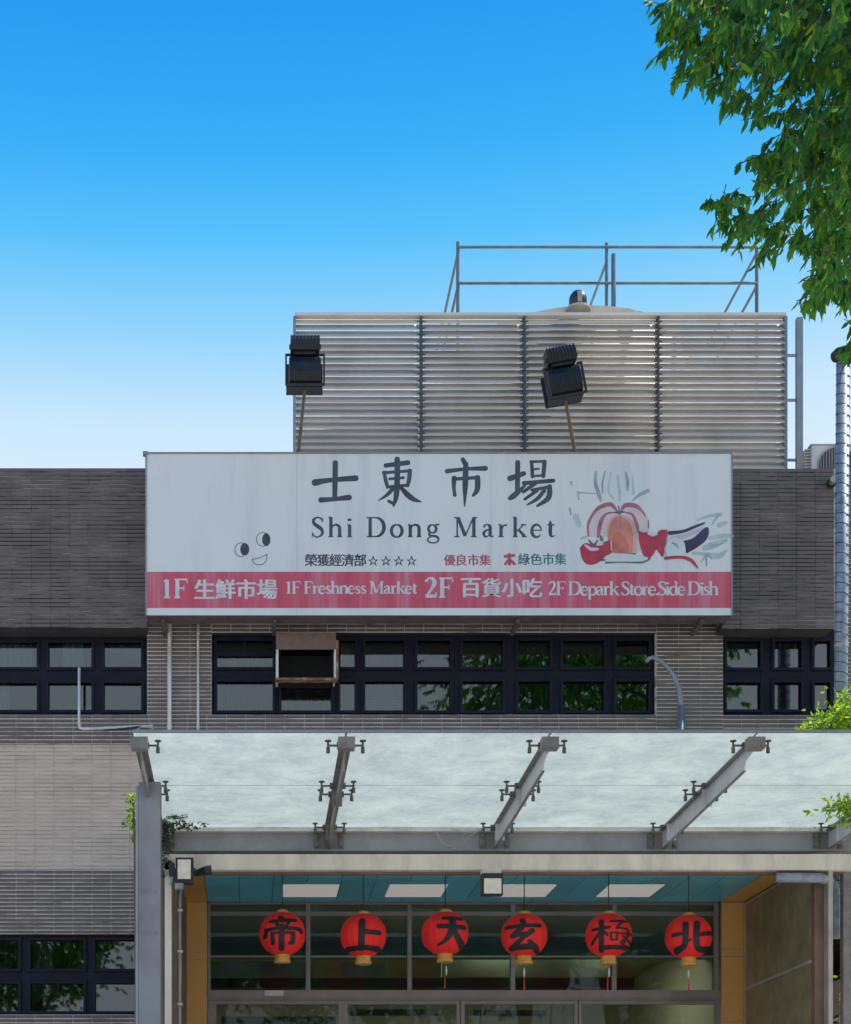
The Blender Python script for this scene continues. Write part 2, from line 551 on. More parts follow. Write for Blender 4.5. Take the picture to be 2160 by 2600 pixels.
def tiles(wall, store, dx0, dx1, dy0, dy1, Y):
    x0, x1, z0, z1 = X(dx0, Y), X(dx1, Y), Z(dy1, Y), Z(dy0, Y)
    nc, nr = max(1, round((x1 - x0) / TW)), max(1, round((z1 - z0) / TH))
    pw, ph = (x1 - x0) / nc, (z1 - z0) / nr
    for i in range(nc):
        for j in range(nr):
            cx, cz = x0 + (i + .5) * pw, z0 + (j + .5) * ph
            px, py = 515 + cx * U / Y, 2460 - (cz - EYE) * U / Y
            seen = -15 < px < 1760 and 900 < py < 2110
            store.append((cx, Y, cz, pw - (0.004 if Y < 19.9 else 0.0075), ph - (0.0110 if Y < 19.9 else 0.0150), wall, seen, px))


def wallbox(name, dx0, dx1, dy0, dy1, Y, back, m, extra=None):
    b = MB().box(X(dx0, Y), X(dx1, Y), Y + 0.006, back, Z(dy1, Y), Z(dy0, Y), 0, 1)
    return part(name, b, [m, M['soffit_shade']], bld)


PB = 19.75
wp = wallbox('parapet', -1900, 301, 960, 1287, PB, 20.29, M['mortar_dark'])
tiles(wp, TP, -210, 301, 960, 1287, PB)
wp = wallbox('parapet', 1479, 1709, 961, 1289, PB, 20.29, M['mortar_dark'])
tiles(wp, TP, 1479, 1709, 961, 1289, PB)
wallbox('wall', 300, 1482, 975, 1255, 19.99, 20.29, M['mortar_dark'])
# left wing
w = wallbox('wall', 302.5, 434.5, 1255, 1466, F, 20.3, M['mortar'])
tiles(w, TP, 302.5, 434.5, 1255, 1466, F)
w = wallbox('wall', -1945, 345, 1466, 1526, F, 20.3, M['mortar'])
tiles(w, TP, -200, 345, 1466, 1526, F)
w = wallbox('wall', -1945, 345, 1526, 1785, F + .03, 20.3, M['mortar_beige'])
tiles(w, BP, -200, 345, 1526, 1785, F + .03)
w = wallbox('wall', -1945, 345, 1785, 1916, F, 20.3, M['mortar'])
tiles(w, TP, -200, 345, 1785, 1916, F)
wallbox('wall', -1945, -260, 1287, 1466, F, 20.3, M['tile'])
wallbox('wall', -1945, -260, 1916, 2081, F, 20.3, M['tile'])
wallbox('wall', 331, 345, 1916, 2081, F, 20.3, M['tile'])
w = wallbox('wall', -1945, 345, 2081, 2722, F, 20.3, M['mortar'])
tiles(w, TP, -200, 345, 2081, 2140, F)
# middle
w = wallbox('wall', 434.5, 1345, 1255, 1297, F, 20.3, M['mortar'])
tiles(w, TP, 434.5, 1345, 1255, 1297, F)
w = wallbox('wall', 345, 1345, 1466, 1848, F, 20.3, M['mortar'])
tiles(w, TP, 345, 1345, 1466, 1516, F)
w = wallbox('wall', 1345, 1482, 1255, 1848, F, 20.3, M['mortar'])
tiles(w, TP, 1345, 1482, 1255, 1516, F)
# right wing
w = wallbox('wall', 1482, 1709, 1467, 1782, F, 20.3, M['mortar'])
tiles(w, TP, 1482, 1709, 1467, 1520, F)
w = wallbox('wall', 1533, 1560, 1782, 2722, F, 20.3, M['stone'])
w = wallbox('wall', 1560, 1900, 1782, 1912, F, 20.3, M['mortar'])
tiles(w, TP, 1660, 1860, 1782, 1912, F)
wallbox('wall', 1560, 1760, 2100, 2722, F, 20.3, M['mortar'])
wallbox('wall', 1900, 2960, 961, 2722, F, 20.3, M['mortar'])
w = wallbox('wall', 1710, 1900, 961, 1782, F + .22, 20.5, M['mortar'])
tiles(w, TP, 1712, 1800, 961, 1520, F + .22)

tile_me = MB().box(-.5, .5, -0.006, 0.0062, -.5, .5).mesh('tile', M['tile'])
btile_me = MB().box(-.5, .5, -0.004, 0.0062, -.5, .5).mesh('beige_tile', M['beige_tile'])


def lay(store, me, name, m, limit):
    vis = [s for s in store if s[6]]
    vis.sort(key=lambda s: (s[1], s[7]))
    single = set(map(id, vis[:limit]))
    rest = MB()
    for s in store:
        x, y, z, w_, h_, wall, seen, px = s
        dy = random.uniform(-0.0012, 0.0012)
        dw, dh = random.uniform(-.0015, .0005), random.uniform(-.0015, .0005)
        if id(s) in single:
            o = link(name, me, wall, (x, y + dy, z))
            o.scale = (w_ + dw, 1, h_ + dh)
            o.rotation_euler = (random.uniform(-.012, .012), 0, random.uniform(-.004, .004))
        else:
            a = random.uniform(-.0004, .0004)
            d0 = -0.006 if me is tile_me else -0.004
            W2, H2 = (w_ + dw) / 2, (h_ + dh) / 2
            yb = y + 0.0062
            vs = [(x - W2, y + dy + d0 + a, z - H2), (x + W2, y + dy + d0 - a, z - H2), (x + W2, y + dy + d0 - a, z + H2), (x - W2, y + dy + d0 + a, z + H2),
                  (x - W2, yb, z - H2), (x + W2, yb, z - H2), (x + W2, yb, z + H2), (x - W2, yb, z + H2)]
            rest.add(vs, [(0, 1, 2, 3), (0, 4, 5, 1), (1, 5, 6, 2), (2, 6, 7, 3), (3, 7, 4, 0)])
    if rest.v:
        tag(part(name, rest, m, bld), kind='stuff')


lay(TP, tile_me, 'tile', M['tile'], 300)
lay(BP, btile_me, 'beige_tile', M['beige_tile'], 300)

# roof, body, coping
b = MB().box(-14.9, 14.9, 20.31, 44, 10.0, 10.25)
part('roof', b, M['roof'], bld)
b = MB()
b.box(-14.9, -14.6, 20.32, 44, 0, 9.99)
b.box(14.6, 14.9, 20.32, 44, 0, 9.99)
b.box(-14.59, 14.59, 43.7, 44, 0, 9.99)
part('wall', b, M['plaster'], bld)
b = MB().box(-14.5, 14.5, 20.31, 43.6, 5.36, 5.6)
part('floor_slab', b, M['plaster'], bld)


def room(x0, x1, z0, z1, y1, m):
    r = MB()
    r.add([(x0, 20.32, z0), (x1, 20.32, z0), (x1, y1, z0), (x0, y1, z0), (x0, 20.32, z1), (x1, 20.32, z1), (x1, y1, z1), (x0, y1, z1)],
          [(0, 1, 2, 3), (7, 6, 5, 4), (3, 2, 6, 7), (0, 3, 7, 4), (2, 1, 5, 6)])
    return part('room_wall', r, m, bld)


room(fx(-280), fx(302), 7.2, 9.6, 23, M['inside'])
room(fx(434), fx(1345), 7.2, 9.6, 23, M['inside'])
room(fx(1482), fx(1712), 7.2, 9.6, 23, M['inside'])
room(fx(-280), fx(340), 3.2, 5.3, 23, M['inside'])


def window(dx0, dx1, dy0, dy1, cols, rows, skip=()):
    """strip window: cols / rows are the clear glass spans in picture units at the pane's distance"""
    Yf, Yp = F + .09, F + .125
    fr = MB()
    xs = [dx0] + [v for c in cols for v in c] + [dx1]
    for i in range(0, len(xs), 2):
        fr.wbox(xs[i], xs[i + 1], dy0, dy1, Yf, .07)
    ys = [dy0] + [v for r in rows for v in r] + [dy1]
    for c in cols:
        for j in range(0, len(ys), 2):
            fr.wbox(c[0], c[1], ys[j], ys[j + 1], Yf + .003, .064)
    wobj = part('window', fr, M['frame'], bld)
    for ci, c in enumerate(cols):
        for ri, r in enumerate(rows):
            if (ci, ri) in skip:
                continue
            p = MB().wbox(c[0] - 1, c[1] + 1, r[0] - 1, r[1] + 1, Yp, .006)
            part('pane', p, M['pane'], wobj)
            s = MB()
            t = 5.5
            yo = Yf - .028 - .004 * ((ci + ri) % 2)
            s.wbox(c[0] - t, c[0], r[0] - t, r[1] + t, yo, .03)
            s.wbox(c[1], c[1] + t, r[0] - t, r[1] + t, yo, .03)
            s.wbox(c[0], c[1], r[0] - t, r[0], yo, .03)
            s.wbox(c[0], c[1], r[1], r[1] + t, yo, .03)
            part('sash', s, M['frame'], wobj)
    return wobj


window(-262, 304, 1290, 1467, [(-236, -150), (-126, -36), (-14, 76), (100, 188), (214, 290)], [(1317, 1368), (1400, 1456)])
wm = window(433, 1347, 1294, 1467, [(446, 560), (578, 680), (699, 729), (750, 829), (857, 922), (948, 1030), (1062, 1127), (1154, 1238), (1263, 1330)],
            [(1313, 1368), (1397, 1457)], skip=((1, 0),))
window(1480, 1711, 1292, 1468, [(1490, 1559), (1588, 1643), (1670, 1702)], [(1314, 1369), (1399, 1455)])
window(-262, 332, 1914, 2082, [(-240, -150), (-122, 38), (63, 172), (196, 318)], [(1928, 1987), (2017, 2074)])
window(1758, 1902, 1910, 2102, [(1772, 1820), (1838, 1890)], [(1924, 2000), (2020, 2090)])
# small mullion in the first middle window
part('mullion', MB().wbox(500, 505, 1310, 1340, F + .075, .03).wbox(446, 560, 1337, 1345, F + .076, .03), M['frame'], wm)

# what shows behind the panes


def curtain(dx0, dx1, dy0, dy1, Y=20.45, m='curtain'):
    n = max(6, int((dx1 - dx0) / 3))
    vs, fs = [], []
    for i in range(n + 1):
        a = dx0 + (dx1 - dx0) * i / n
        yy = Y + 0.02 * math.sin(i * 1.9) + 0.01 * math.sin(i * 0.7)
        for z in (dy1, dy0):
            for k in (0, .006):
                vs.append((X(a, Y), yy + k, Z(z, Y)))
    for i in range(n):
        q = i * 4
        fs += [(q, q + 4, q + 6, q + 2), (q + 1, q + 3, q + 7, q + 5), (q + 2, q + 6, q + 7, q + 3), (q, q + 1, q + 5, q + 4)]
    c = MB().add(vs, fs)
    part('curtain', c, M[m], bld)


curtain(-30, 68, 1312, 1372, 20.22)
curtain(-30, 20, 1395, 1460, 20.22)
curtain(130, 172, 1312, 1378, 20.22)
curtain(215, 292, 1312, 1350, 20.4, 'blind')
curtain(448, 530, 1345, 1372, 20.5, 'blind')
curtain(448, 562, 1398, 1460, 20.55, 'blind')
curtain(578, 684, 1398, 1462, 20.4, 'blind')
curtain(700, 732, 1312, 1462, 20.42, 'blind')
curtain(752, 830, 1345, 1372, 20.4, 'blind')
curtain(752, 812, 1400, 1432, 20.4, 'blind')
curtain(858, 922, 1356, 1372, 20.4, 'blind')
curtain(858, 912, 1398, 1450, 20.4, 'blind')
curtain(1590, 1645, 1312, 1372, 20.5, 'blind')
curtain(1488, 1560, 1400, 1440, 20.6, 'blind')
rl = MB()
for k in range(4):
    rl.wbox(752, 822, 1436 + 6 * k, 1438.4 + 6 * k, 20.37, .02)
part('blind_slat', rl, M['white_paint'], bld)
part('handrail', MB().wbox(120, 205, 1449, 1453, 20.5, .04), M['yellow_rail'], bld)
part('handrail', MB().wbox(142, 205, 1459.5, 1462.5, 20.48, .03), M['white_paint'], bld)
curtain(70, 110, 1930, 1992, 20.5, 'blind')
curtain(230, 320, 1930, 1992, 20.5, 'blind')

# ---- entrance hall front
CZ = EYE + 3.72
wallH = MB()
GX0, GX1 = fx(427), fx(1476)
XL, XR = fx(383), 6.16
room_h = MB()
room_h.add([(XL - .4, 20.33, 0.02), (XR + .3, 20.33, .02), (XR + .3, 28, .02), (XL - .4, 28, .02), (XL - .4, 20.33, 5.34), (XR + .3, 20.33, 5.34), (XR + .3, 28, 5.34), (XL - .4, 28, 5.34)],
           [(0, 1, 2, 3), (7, 6, 5, 4), (3, 2, 6, 7), (0, 3, 7, 4), (2, 1, 5, 6)])
part('hall_wall', room_h, M['hall'], bld)
hw = MB()
hw.wbox(380, 1520, 1850, 1962, 22.5, .3)
part('hall_fascia', hw, M['hall_teal'], bld)
part('hall_shelf', MB().wbox(425, 1300, 2006, 2026, 22.0, .4), M['hall_dark'], bld)
part('hall_panel', MB().wbox(432, 640, 1972, 2004, 21.6, .05).wbox(700, 790, 1975, 2000, 21.7, .05), M['blind'], bld)
part('hall_panel', MB().wbox(905, 1250, 1968, 2004, 23.0, .05), M['hall'], bld)
part('hall_pipe', MB().tube((0.1, 21.2, Z(1868, 21.2)), (5.6, 21.2, Z(1868, 21.2)), .025), M['trim'], bld)
part('hall_counter', MB().wbox(455, 690, 2085, 2200, 21.2, .6).wbox(720, 900, 2070, 2082, 21.4, .1).wbox(970, 1120, 2072, 2083, 21.5, .1), M['hall_dark'], bld)
hall_fill_panels = MB()
for k in range(4):
    hall_fill_panels.box(0.2 + k * 1.5, 0.9 + k * 1.5, 22.9, 24.2, 5.30, 5.33)
part('hall_fill_panel', hall_fill_panels, M['hall_glow'], bld)  # unseen glowing panels added to light the hall interior

# ochre frontal strips beside the glazing, with panel joints proud of the seam backing
for a, c in ((383, 425.5), (1478, 1533)):
    bk = part('wall', MB().wbox(a, c, 1850.5, 2722, F + .012, .28), M['trim'], bld)
    zs = [1850, 1953, 1967.5, 2103, 2722] if a < 500 else [1851, 1947, 1962, 2095, 2722]
    for j in range(4):
        part('ochre_panel', MB().wbox(a + .6, c - .6, zs[j] + .8, zs[j + 1] - .8, F, .0115), M['orange'], bk)

glz = MB()
for a in (427, 632, 840, 1050, 1258, 1467):
    glz.wbox(a - 3.5 if a > 430 else a, a + 5.5, 1852, 2031, F + .02, .09)
glz.wbox(432, 1470, 1870, 1878, F + .035, .05)
glz.wbox(432, 1470, 1960, 1963.5, F + .045, .03)
glz.wbox(432, 1470, 1850, 1855, F + .03, .07)
go = part('entrance_glazing', glz, M['door_metal'], bld)
mx_ = [427, 632, 840, 1050, 1258, 1467]
for i in range(5):
    for (a, c) in ((1855, 1870), (1878, 1960), (1963, 2031)):
        part('pane', MB().wbox(mx_[i] + 5, mx_[i + 1] - 3, a, c, F + .06, .008), M['pane_hall'], go)
hd = part('door_header', MB().wbox(425.5, 1477.5, 2031, 2047, F - .01, .14).wbox(425.6, 1477.4, 2047, 2051, F + .02, .1), M['door_metal'], bld)
part('header_plate', MB().wbox(543, 582, 2031.5, 2042.5, F - .028, .015), M['plate'], bld)
doors = [(428, 452, 690, 705), (705, 722, 930, 942), (944, 960, 1172, 1184), (1186, 1200, 1462, 1476)]
for k, (a, a1, c1, c) in enumerate(doors):
    d = MB()
    d.wbox(a, a1 - 8, 2052, 2722, F + .03 + .02 * (k % 2), .06)
    d.wbox(c1 + 5, c, 2052, 2722, F + .03 + .02 * (k % 2), .06)
    d.wbox(a1 - 8, c1 + 5, 2052, 2060, F + .033 + .02 * (k % 2), .055)
    do = part('door', d, M['door_metal'], bld)
    part('pane', MB().wbox(a1 - 8, c1 + 5, 2060, 2722, F + .055 + .02 * (k % 2), .008), M['pane_hall'], do)

# vestibule: ceiling, roof, side walls
YV = 17.80
cl = part('entrance_ceiling', MB().box(XL - .02, XR + .02, YV, F - .002, CZ + .012, CZ + .16), M['teal_dark'], bld)
seamx = [-0.55, -0.16, 0.22, 0.62]
px0, pitch = X(427, F), (5.86 + .54) / 16
lights = [(0.38, 1.05), (1.65, 2.32), (2.94, 3.605), (4.235, 4.885)]
LY0, LY1 = 18.90, 19.66
edges = [px0 + i * pitch for i in range(17)]
for i in range(16):
    a, c = edges[i], edges[i + 1]
    for (y0, y1) in ((YV + .004, LY0), (LY0 + .003, LY1), (LY1 + .003, F - .004)):
        if y0 > LY0 and y1 <= LY1 and any(a < l1 and c > l0 for l0, l1 in lights):
            segs = [(a, c)]
            for l0, l1 in lights:
                segs = [q for s0, s1 in segs for q in ((s0, min(s1, l0)), (max(s0, l1), s1)) if q[1] - q[0] > .01]
        else:
            segs = [(a, c)]
        for s0, s1 in segs:
            part('ceiling_panel', MB().box(s0 + .004, s1 - .004, y0, y1, CZ, CZ + .011), M['teal'], cl)
for l0, l1 in lights:
    part('light_panel', MB().box(l0, l1, LY0 + .002, LY1, CZ - .004, CZ + .011), M['light_panel'], cl)
part('ochre_panel', MB().box(edges[-1] + .004, XR - .001, YV + .004, F - .004, CZ - .002, CZ + .011), M['orange'], cl)
part('ochre_panel', MB().box(XL + .001, px0 - .004, YV + .004, F - .004, CZ - .002, CZ + .011), M['orange'], cl)
part('vestibule_roof', MB().box(-1.05, 6.55, 17.79, F - .01, CZ + .165, CZ + .30), M['plaster'], bld)
sw = part('side_wall', MB().box(XR + .002, XR + .2, 17.5, F - .003, 0, CZ + .01), M['brown_soffit'], bld)
part('panel_trim', MB().box(XR - .02, XR + .001, 17.6, 19.9, Z(2031, F) - .019, Z(2031, F) + .019).box(XR - .02, XR + .001, 17.6, 19.9, CZ - .058, CZ - .03).box(XR - .02, XR + .001, 19.902, 19.95, .1, CZ - .03), M['trim'], sw)
for (z0, z1, y0, y1) in ((Z(2031, F) + .02, CZ - .06, 17.62, 19.9), (1.2, Z(2031, F) - .02, 17.62, 19.9)):
    part('stone_panel', MB().box(XR - .012, XR + .001, y0, y1, z0, z1), M['stone'], sw)
part('side_wall', MB().box(XL - .2, XL - .002, 17.5, F - .003, 0, CZ + .01), M['brown_soffit'], bld)
part('corner_post', MB().box(XR + .10, XR + .15, 17.36, 17.49, 0, CZ - .02), M['trim'], bld)
part('corner_post', MB().box(XR + .28, XR + .36, 17.40, 17.50, 0, CZ - .02), M['steel_dark'], bld)
part('corner_post', MB().box(XL - .125, XL - .055, 17.30, 17.44, 0, CZ - .06), M['beam_beige'], bld)
# fascia beam over the entrance
part('entrance_beam', MB().box(X(334, 17.3), 8.6, 17.3, 17.40, Z(1784, 17.3), Z(1752, 17.3)), M['beam_beige'], bld)
part('soffit_strip', MB().box(X(352, 17.3) + .1, 6.7, 17.402, 17.47, Z(1793, 17.4), Z(1770, 17.3)), M['brown_soffit'], bld)

# ------------------------------------------------------------------ glass canopy
cn = thing('glass_canopy', (2.7, 16, 5.0), 'frosted glass entrance canopy on grey tapered steel beams', 'canopy')
YB, YM, YF = 17.6, 15.97, 14.3


def gz(y):
    return 5.694 + (YB - y) / (YB - YF) * (5.772 - 5.694)


gx = [-1.05, 0.86, 2.68, 4.53, 6.36, 8.2]
for i in range(5):
    for (y0, y1) in ((YM + .008, YB), (YF, YM - .008)):
        x0, x1 = gx[i] + (.006 if i else 0), gx[i + 1] - .006
        vs = [(x0, y0, gz(y0)), (x1, y0, gz(y0)), (x1, y1, gz(y1)), (x0, y1, gz(y1))]
        vs += [(p[0], p[1], p[2] + .014) for p in vs]
        m_ = MB().add(vs, [(0, 3, 2, 1)], 1).add(vs, [(4, 5, 6, 7), (0, 1, 5, 4), (1, 2, 6, 5), (2, 3, 7, 6), (3, 0, 4, 7)], 0)
        part('glass_panel', m_, [M['clear'], M['film']], cn)
clamp_me = None


def clamp_mesh(side):
    c = MB()
    c.tube((0, 0, -.055), (side * .135, 0, -.055), .012, 8)
    c.tube((side * .135, 0, -.125), (side * .135, 0, -.012), .013, 8)
    c.tube((side * .135, 0, -.012), (side * .135, 0, -.001), .038, 12)
    c.tube((side * .135, 0, -.135), (side * .135, 0, -.075), .022, 10)
    c.box(-.01 if side > 0 else -.035, .035 if side > 0 else .01, -.03, .03, -.085, -.025)
    return c.mesh('clamp', M['fitting'], False)


CM = {s: clamp_mesh(s) for s in (-1, 1)}
bx = [-1.0, 0.86, 2.68, 4.53, 6.36, 8.15]
for k, x in enumerate(bx):
    bm_, wb_ = MB(), MB()
    y0, y1 = YF + .06, YB + .08
    top = lambda y: gz(y) - .035
    bot = lambda y: gz(y) - .035 - .205
    hw_ = .055
    # top flange
    bm_.prism([(x - hw_, y0, top(y0)), (x + hw_, y0, top(y0)), (x + hw_, y1, top(y1)), (x - hw_, y1, top(y1))], (0, 0, 0), (0, 0, -.014))
    # web, with the cut-back nose
    wb_.prism([(x - .006, y0, top(y0) - .014), (x - .006, y1, top(y1) - .014), (x - .006, y1, bot(y1) + .012), (x - .006, y0 + .34, bot(y0) + .012), (x - .006, y0 + .30, bot(y0) + .09), (x - .006, y0, top(y0) - .075)], (0, 0, 0), (.012, 0, 0))
    bm_.prism([(x - .014, y0 + .34, bot(y0) + .012), (x + .014, y0 + .34, bot(y0) + .012), (x + .014, y1, bot(y1) + .012), (x - .014, y1, bot(y1) + .012)], (0, 0, 0), (0, 0, -.010))
    # nose block
    bm_.box(x - .075, x + .075, y0 - .03, y0 + .09, top(y0) - .09, top(y0) + .012)
    # web stiffeners
    for ys in (15.9, 17.25):
        wb_.box(x - .05, x + .05, ys, ys + .012, bot(ys) + .013, top(ys) - .015)
    beam = part('canopy_beam', bm_, M['steel_dark'], cn)
    part('beam_web', wb_, M['steel_dark'] if k < 2 else M['steel_web_lit'], beam)
    for yc in (14.52, 15.82, 16.12, 17.42):
        for s in (-1, 1):
            if k == 0 and s < 0:
                continue
            o = link('clamp', CM[s], beam, (x + s * .05, yc, gz(yc)))
            o.scale = (.8, .8, .85)
    # end plate with bolts at the rear beam
    pl = MB().box(x - .09, x + .09, 17.625, 17.645, Z(1745, 17.6), Z(1702, 17.6))
    for dx_ in (-.14, .14):
        for dz in (.06, .16):
            pl.tube((x + dx_, 17.605, Z(1745, 17.6) + dz), (x + dx_, 17.655, Z(1745, 17.6) + dz), .014, 8)
    pl.box(x - .165, x - .115, 17.635, 17.65, Z(1745, 17.6) + .02, Z(1745, 17.6) + .2)
    pl.box(x + .115, x + .165, 17.635, 17.65, Z(1745, 17.6) + .02, Z(1745, 17.6) + .2)
    part('end_plate', pl, M['steel_dark'], cn)
rb = MB()
rb.box(X(350, 17.65), 8.6, 17.66, 17.675, Z(1744, 17.66), Z(1703, 17.66))
rb.box(X(350, 17.65), 8.6, 17.60, 17.74, Z(1701.5, 17.6), Z(1698.5, 17.6) - .002)
rb.box(X(350, 17.65), 8.6, 17.61, 17.74, Z(1747, 17.66), Z(1744, 17.66) - .001)
part('rear_beam', rb, M['steel_light'], cn)
part('gutter_edge', MB().box(X(352, 17.6), 8.6, 17.57, 17.78, gz(YB) - .05, gz(YB) - .018), M['beam_beige'], cn)
part('front_trim', MB().box(-1.06, 8.22, YF - .02, YF - .002, gz(YF) - .004, gz(YF) + .022), M['galv'], cn)
YC = 15.55
cx = X(307.5, YC)
cb = MB()
ctop = Z(1606, YC)
hw_ = .105
cb.box(cx - hw_, cx + hw_, YC, YC + .014, 0, ctop)
cb.box(cx - .006, cx + .006, YC + .014, YC + .2, 0, ctop)
cb.box(cx - hw_, cx + hw_, YC + .2, YC + .214, 0, ctop)
cb.box(cx - hw_ - .002, cx + hw_ + .002, YC + .002, YC + .212, ctop, ctop + .012)
co = part('column', cb, M['steel'], cn)
part('side_plate', MB().box(cx - hw_ - .032, cx - hw_ - .004, YC + .02, YC + .20, 0, ctop - .02), M['steel_light'], co)
bt = MB()
for zz in (Z(1830, YC), Z(1850, YC) - .3):
    for s in (-1, 1):
        bt.tube((cx + s * .05, YC - .012, zz), (cx + s * .05, YC + .002, zz), .013, 8)
part('bolt', bt, M['steel'], co)
part('column', MB().box(6.36 - .1, 6.36 + .1, 15.55, 15.764, 0, 0.01).box(8.04, 8.25, 15.55, 15.764, 0, ctop), M['steel'], cn)

# ------------------------------------------------------------------ sign board
YS = 19.42
sg = thing('sign_board', (X(900, YS), YS, Z(1262, YS)), 'long white market sign with brush-written title, vegetables and a red strip', 'sign')
SX0, SX1, SZ0, SZ1 = X(299, YS), X(1501, YS), Z(1262.5, YS), Z(930, YS)
sb = MB().box(SX0 + .008, SX1 - .008, YS + .004, YS + .30, SZ0 + .008, SZ1 - .008)
part('sign_case', sb, M['rust_and_shade'], sg)  # dark colour puts the shade under the sign into the case
# printed face in three sheets whose joints show
sx = [299.5, 610, 1006, 1500.5]
for i in range(3):
    part('sign_face', MB().wbox(sx[i] + .18, sx[i + 1] - .18, 930.5, 1262, YS, .0038), M['sign_white'], sg)
fe = MB()
fe.box(SX0, SX1, YS - .012, YS + .02, SZ1 - .006, SZ1 + .012)
fe.box(SX0 - .002, SX0 + .014, YS - .012, YS + .02, SZ0, SZ1 - .007)
fe.box(SX1 - .014, SX1 + .002, YS - .012, YS + .02, SZ0, SZ1 - .007)
fe.box(SX0 - .03, SX0 + .03, YS - .02, YS + .05, SZ1 - .02, SZ1 + .02)
part('sign_frame', fe, M['galv'], sg)
part('red_band', MB().wbox(301, 1500, 1173, 1247, YS - .003, .0026), M['sign_red'], sg)
for dx_ in (330, 560, 1060, 1440):
    part('bracket', MB().box(X(dx_, YS), X(dx_, YS) + .05, YS + .1, 19.98, SZ0 - .05, SZ0 - .005), M['rust_and_shade'], sg)


def smooth(pts, n=7):
    """Catmull-Rom through (x, y, w)"""
    p = [np.array(q, float) for q in pts]
    if len(p) == 2:
        return [p[0] + (p[1] - p[0]) * t for t in np.linspace(0, 1, n + 1)]
    out = []
    for i in range(len(p) - 1):
        a, b_, c_, d_ = p[max(i - 1, 0)], p[i], p[i + 1], p[min(i + 2, len(p) - 1)]
        for t in np.linspace(0, 1, n, endpoint=False):
            out.append(0.5 * ((2 * b_) + (-a + c_) * t + (2 * a - 5 * b_ + 4 * c_ - d_) * t ** 2 + (-a + 3 * b_ - 3 * c_ + d_) * t ** 3))
    out.append(p[-1])
    return out


def stroke(mb, pts, f, dep, across=1, cap=True, n=7):
    """one brush stroke; pts are (x, y, width); f maps (x, y, lift) to a point"""
    q = smooth(pts, n)
    if cap:
        for end in (0, -1):
            a, b_ = (q[0], q[1]) if end == 0 else (q[-1], q[-2])
            d = a[:2] - b_[:2]
            L = np.linalg.norm(d)
            if L > 1e-9:
                for s_, wv in ((.28, .80), (.44, .42)):
                    e = np.array([*(a[:2] + d / L * a[2] * s_), a[2] * wv])
                    if end == 0:
                        q.insert(0, e)
                    else:
                        q.append(e)
    rows = []
    for i, c_ in enumerate(q):
        t = q[min(i + 1, len(q) - 1)][:2] - q[max(i - 1, 0)][:2]
        L = np.linalg.norm(t)
        nrm = np.array([-t[1], t[0]]) / (L if L > 1e-9 else 1)
        rows.append([f(*(c_[:2] + nrm * c_[2] * (k / across - .5)), dep) for k in range(across + 1)])
    m_ = across + 1
    vs = [p for r in rows for p in r]
    fs = [(i * m_ + k, i * m_ + k + 1, (i + 1) * m_ + k + 1, (i + 1) * m_ + k) for i in range(len(rows) - 1) for k in range(across)]
    mb.add(vs, fs)


def strokes(mb, lst, f, base, across=1, cap=True, n=7):
    for i, s_ in enumerate(lst):
        stroke(mb, s_, f, base + i * .00012, across, cap, n)


def zoomf(x0, y0, sc, Y):
    """coordinates measured on an enlargement of the photograph, laid on the sign face"""
    def f(x, y, dep):
        return W((x0 + x / sc) / 1.23782, (y0 + y / sc) / 1.23782, Y) + Vector((0, -dep, 0))
    return f


zt = zoomf(760, 1150, 2.4929, YS)
shi = [[(230, 62, 34), (228, 180, 34), (226, 285, 30)], [(100, 188, 44), (200, 172, 30), (360, 160, 38)], [(138, 298, 34), (230, 292, 28), (318, 282, 36)]]
dong = [[(548, 80, 28), (690, 62, 32)], [(622, 40, 36), (622, 150, 36), (616, 270, 34), (598, 335, 14)], [(568, 306, 20), (600, 322, 20)],
        [(540, 122, 22), (548, 170, 24), (562, 218, 22)], [(534, 126, 20), (700, 114, 20)], [(702, 112, 28), (698, 160, 28), (688, 208, 22)],
        [(572, 165, 18), (662, 157, 18)], [(562, 216, 20), (680, 205, 20)], [(602, 218, 28), (558, 265, 22), (502, 303, 5)], [(642, 216, 22), (690, 268, 36), (730, 296, 28), (775, 310, 6)]]
shi4 = [[(1030, 40, 26), (1050, 76, 34)], [(930, 116, 30), (1050, 102, 22), (1175, 98, 32)], [(976, 160, 34), (974, 220, 24), (980, 268, 24)],
        [(976, 166, 22), (1130, 156, 22)], [(1124, 156, 36), (1122, 230, 34), (1096, 270, 18)], [(1050, 70, 32), (1046, 200, 36), (1042, 338, 8)]]
chang = [[(1328, 162, 36), (1418, 130, 30)], [(1378, 60, 32), (1376, 250, 32)], [(1328, 288, 26), (1362, 264, 36), (1440, 192, 8)],
         [(1466, 58, 22), (1472, 150, 24)], [(1460, 56, 18), (1552, 54, 18)], [(1548, 56, 28), (1540, 148, 26)], [(1476, 104, 14), (1512, 101, 14)],
         [(1470, 148, 16), (1542, 142, 16)], [(1416, 192, 26), (1604, 176, 26)], [(1492, 192, 26), (1412, 248, 20)], [(1468, 236, 20), (1584, 214, 22)],
         [(1580, 214, 32), (1572, 285, 34), (1502, 336, 16)], [(1502, 238, 22), (1422, 294, 18)], [(1545, 240, 26), (1500, 292, 24), (1440, 328, 12)]]
for ch in (shi, dong, shi4, chang):
    mb = MB()
    strokes(mb, ch, zt, .0008)
    part('title_character', mb, M['ink'], sg)

# serif alphabet: strokes in a unit em (cap height .70, x-height .45)
T, t_ = .105, .042


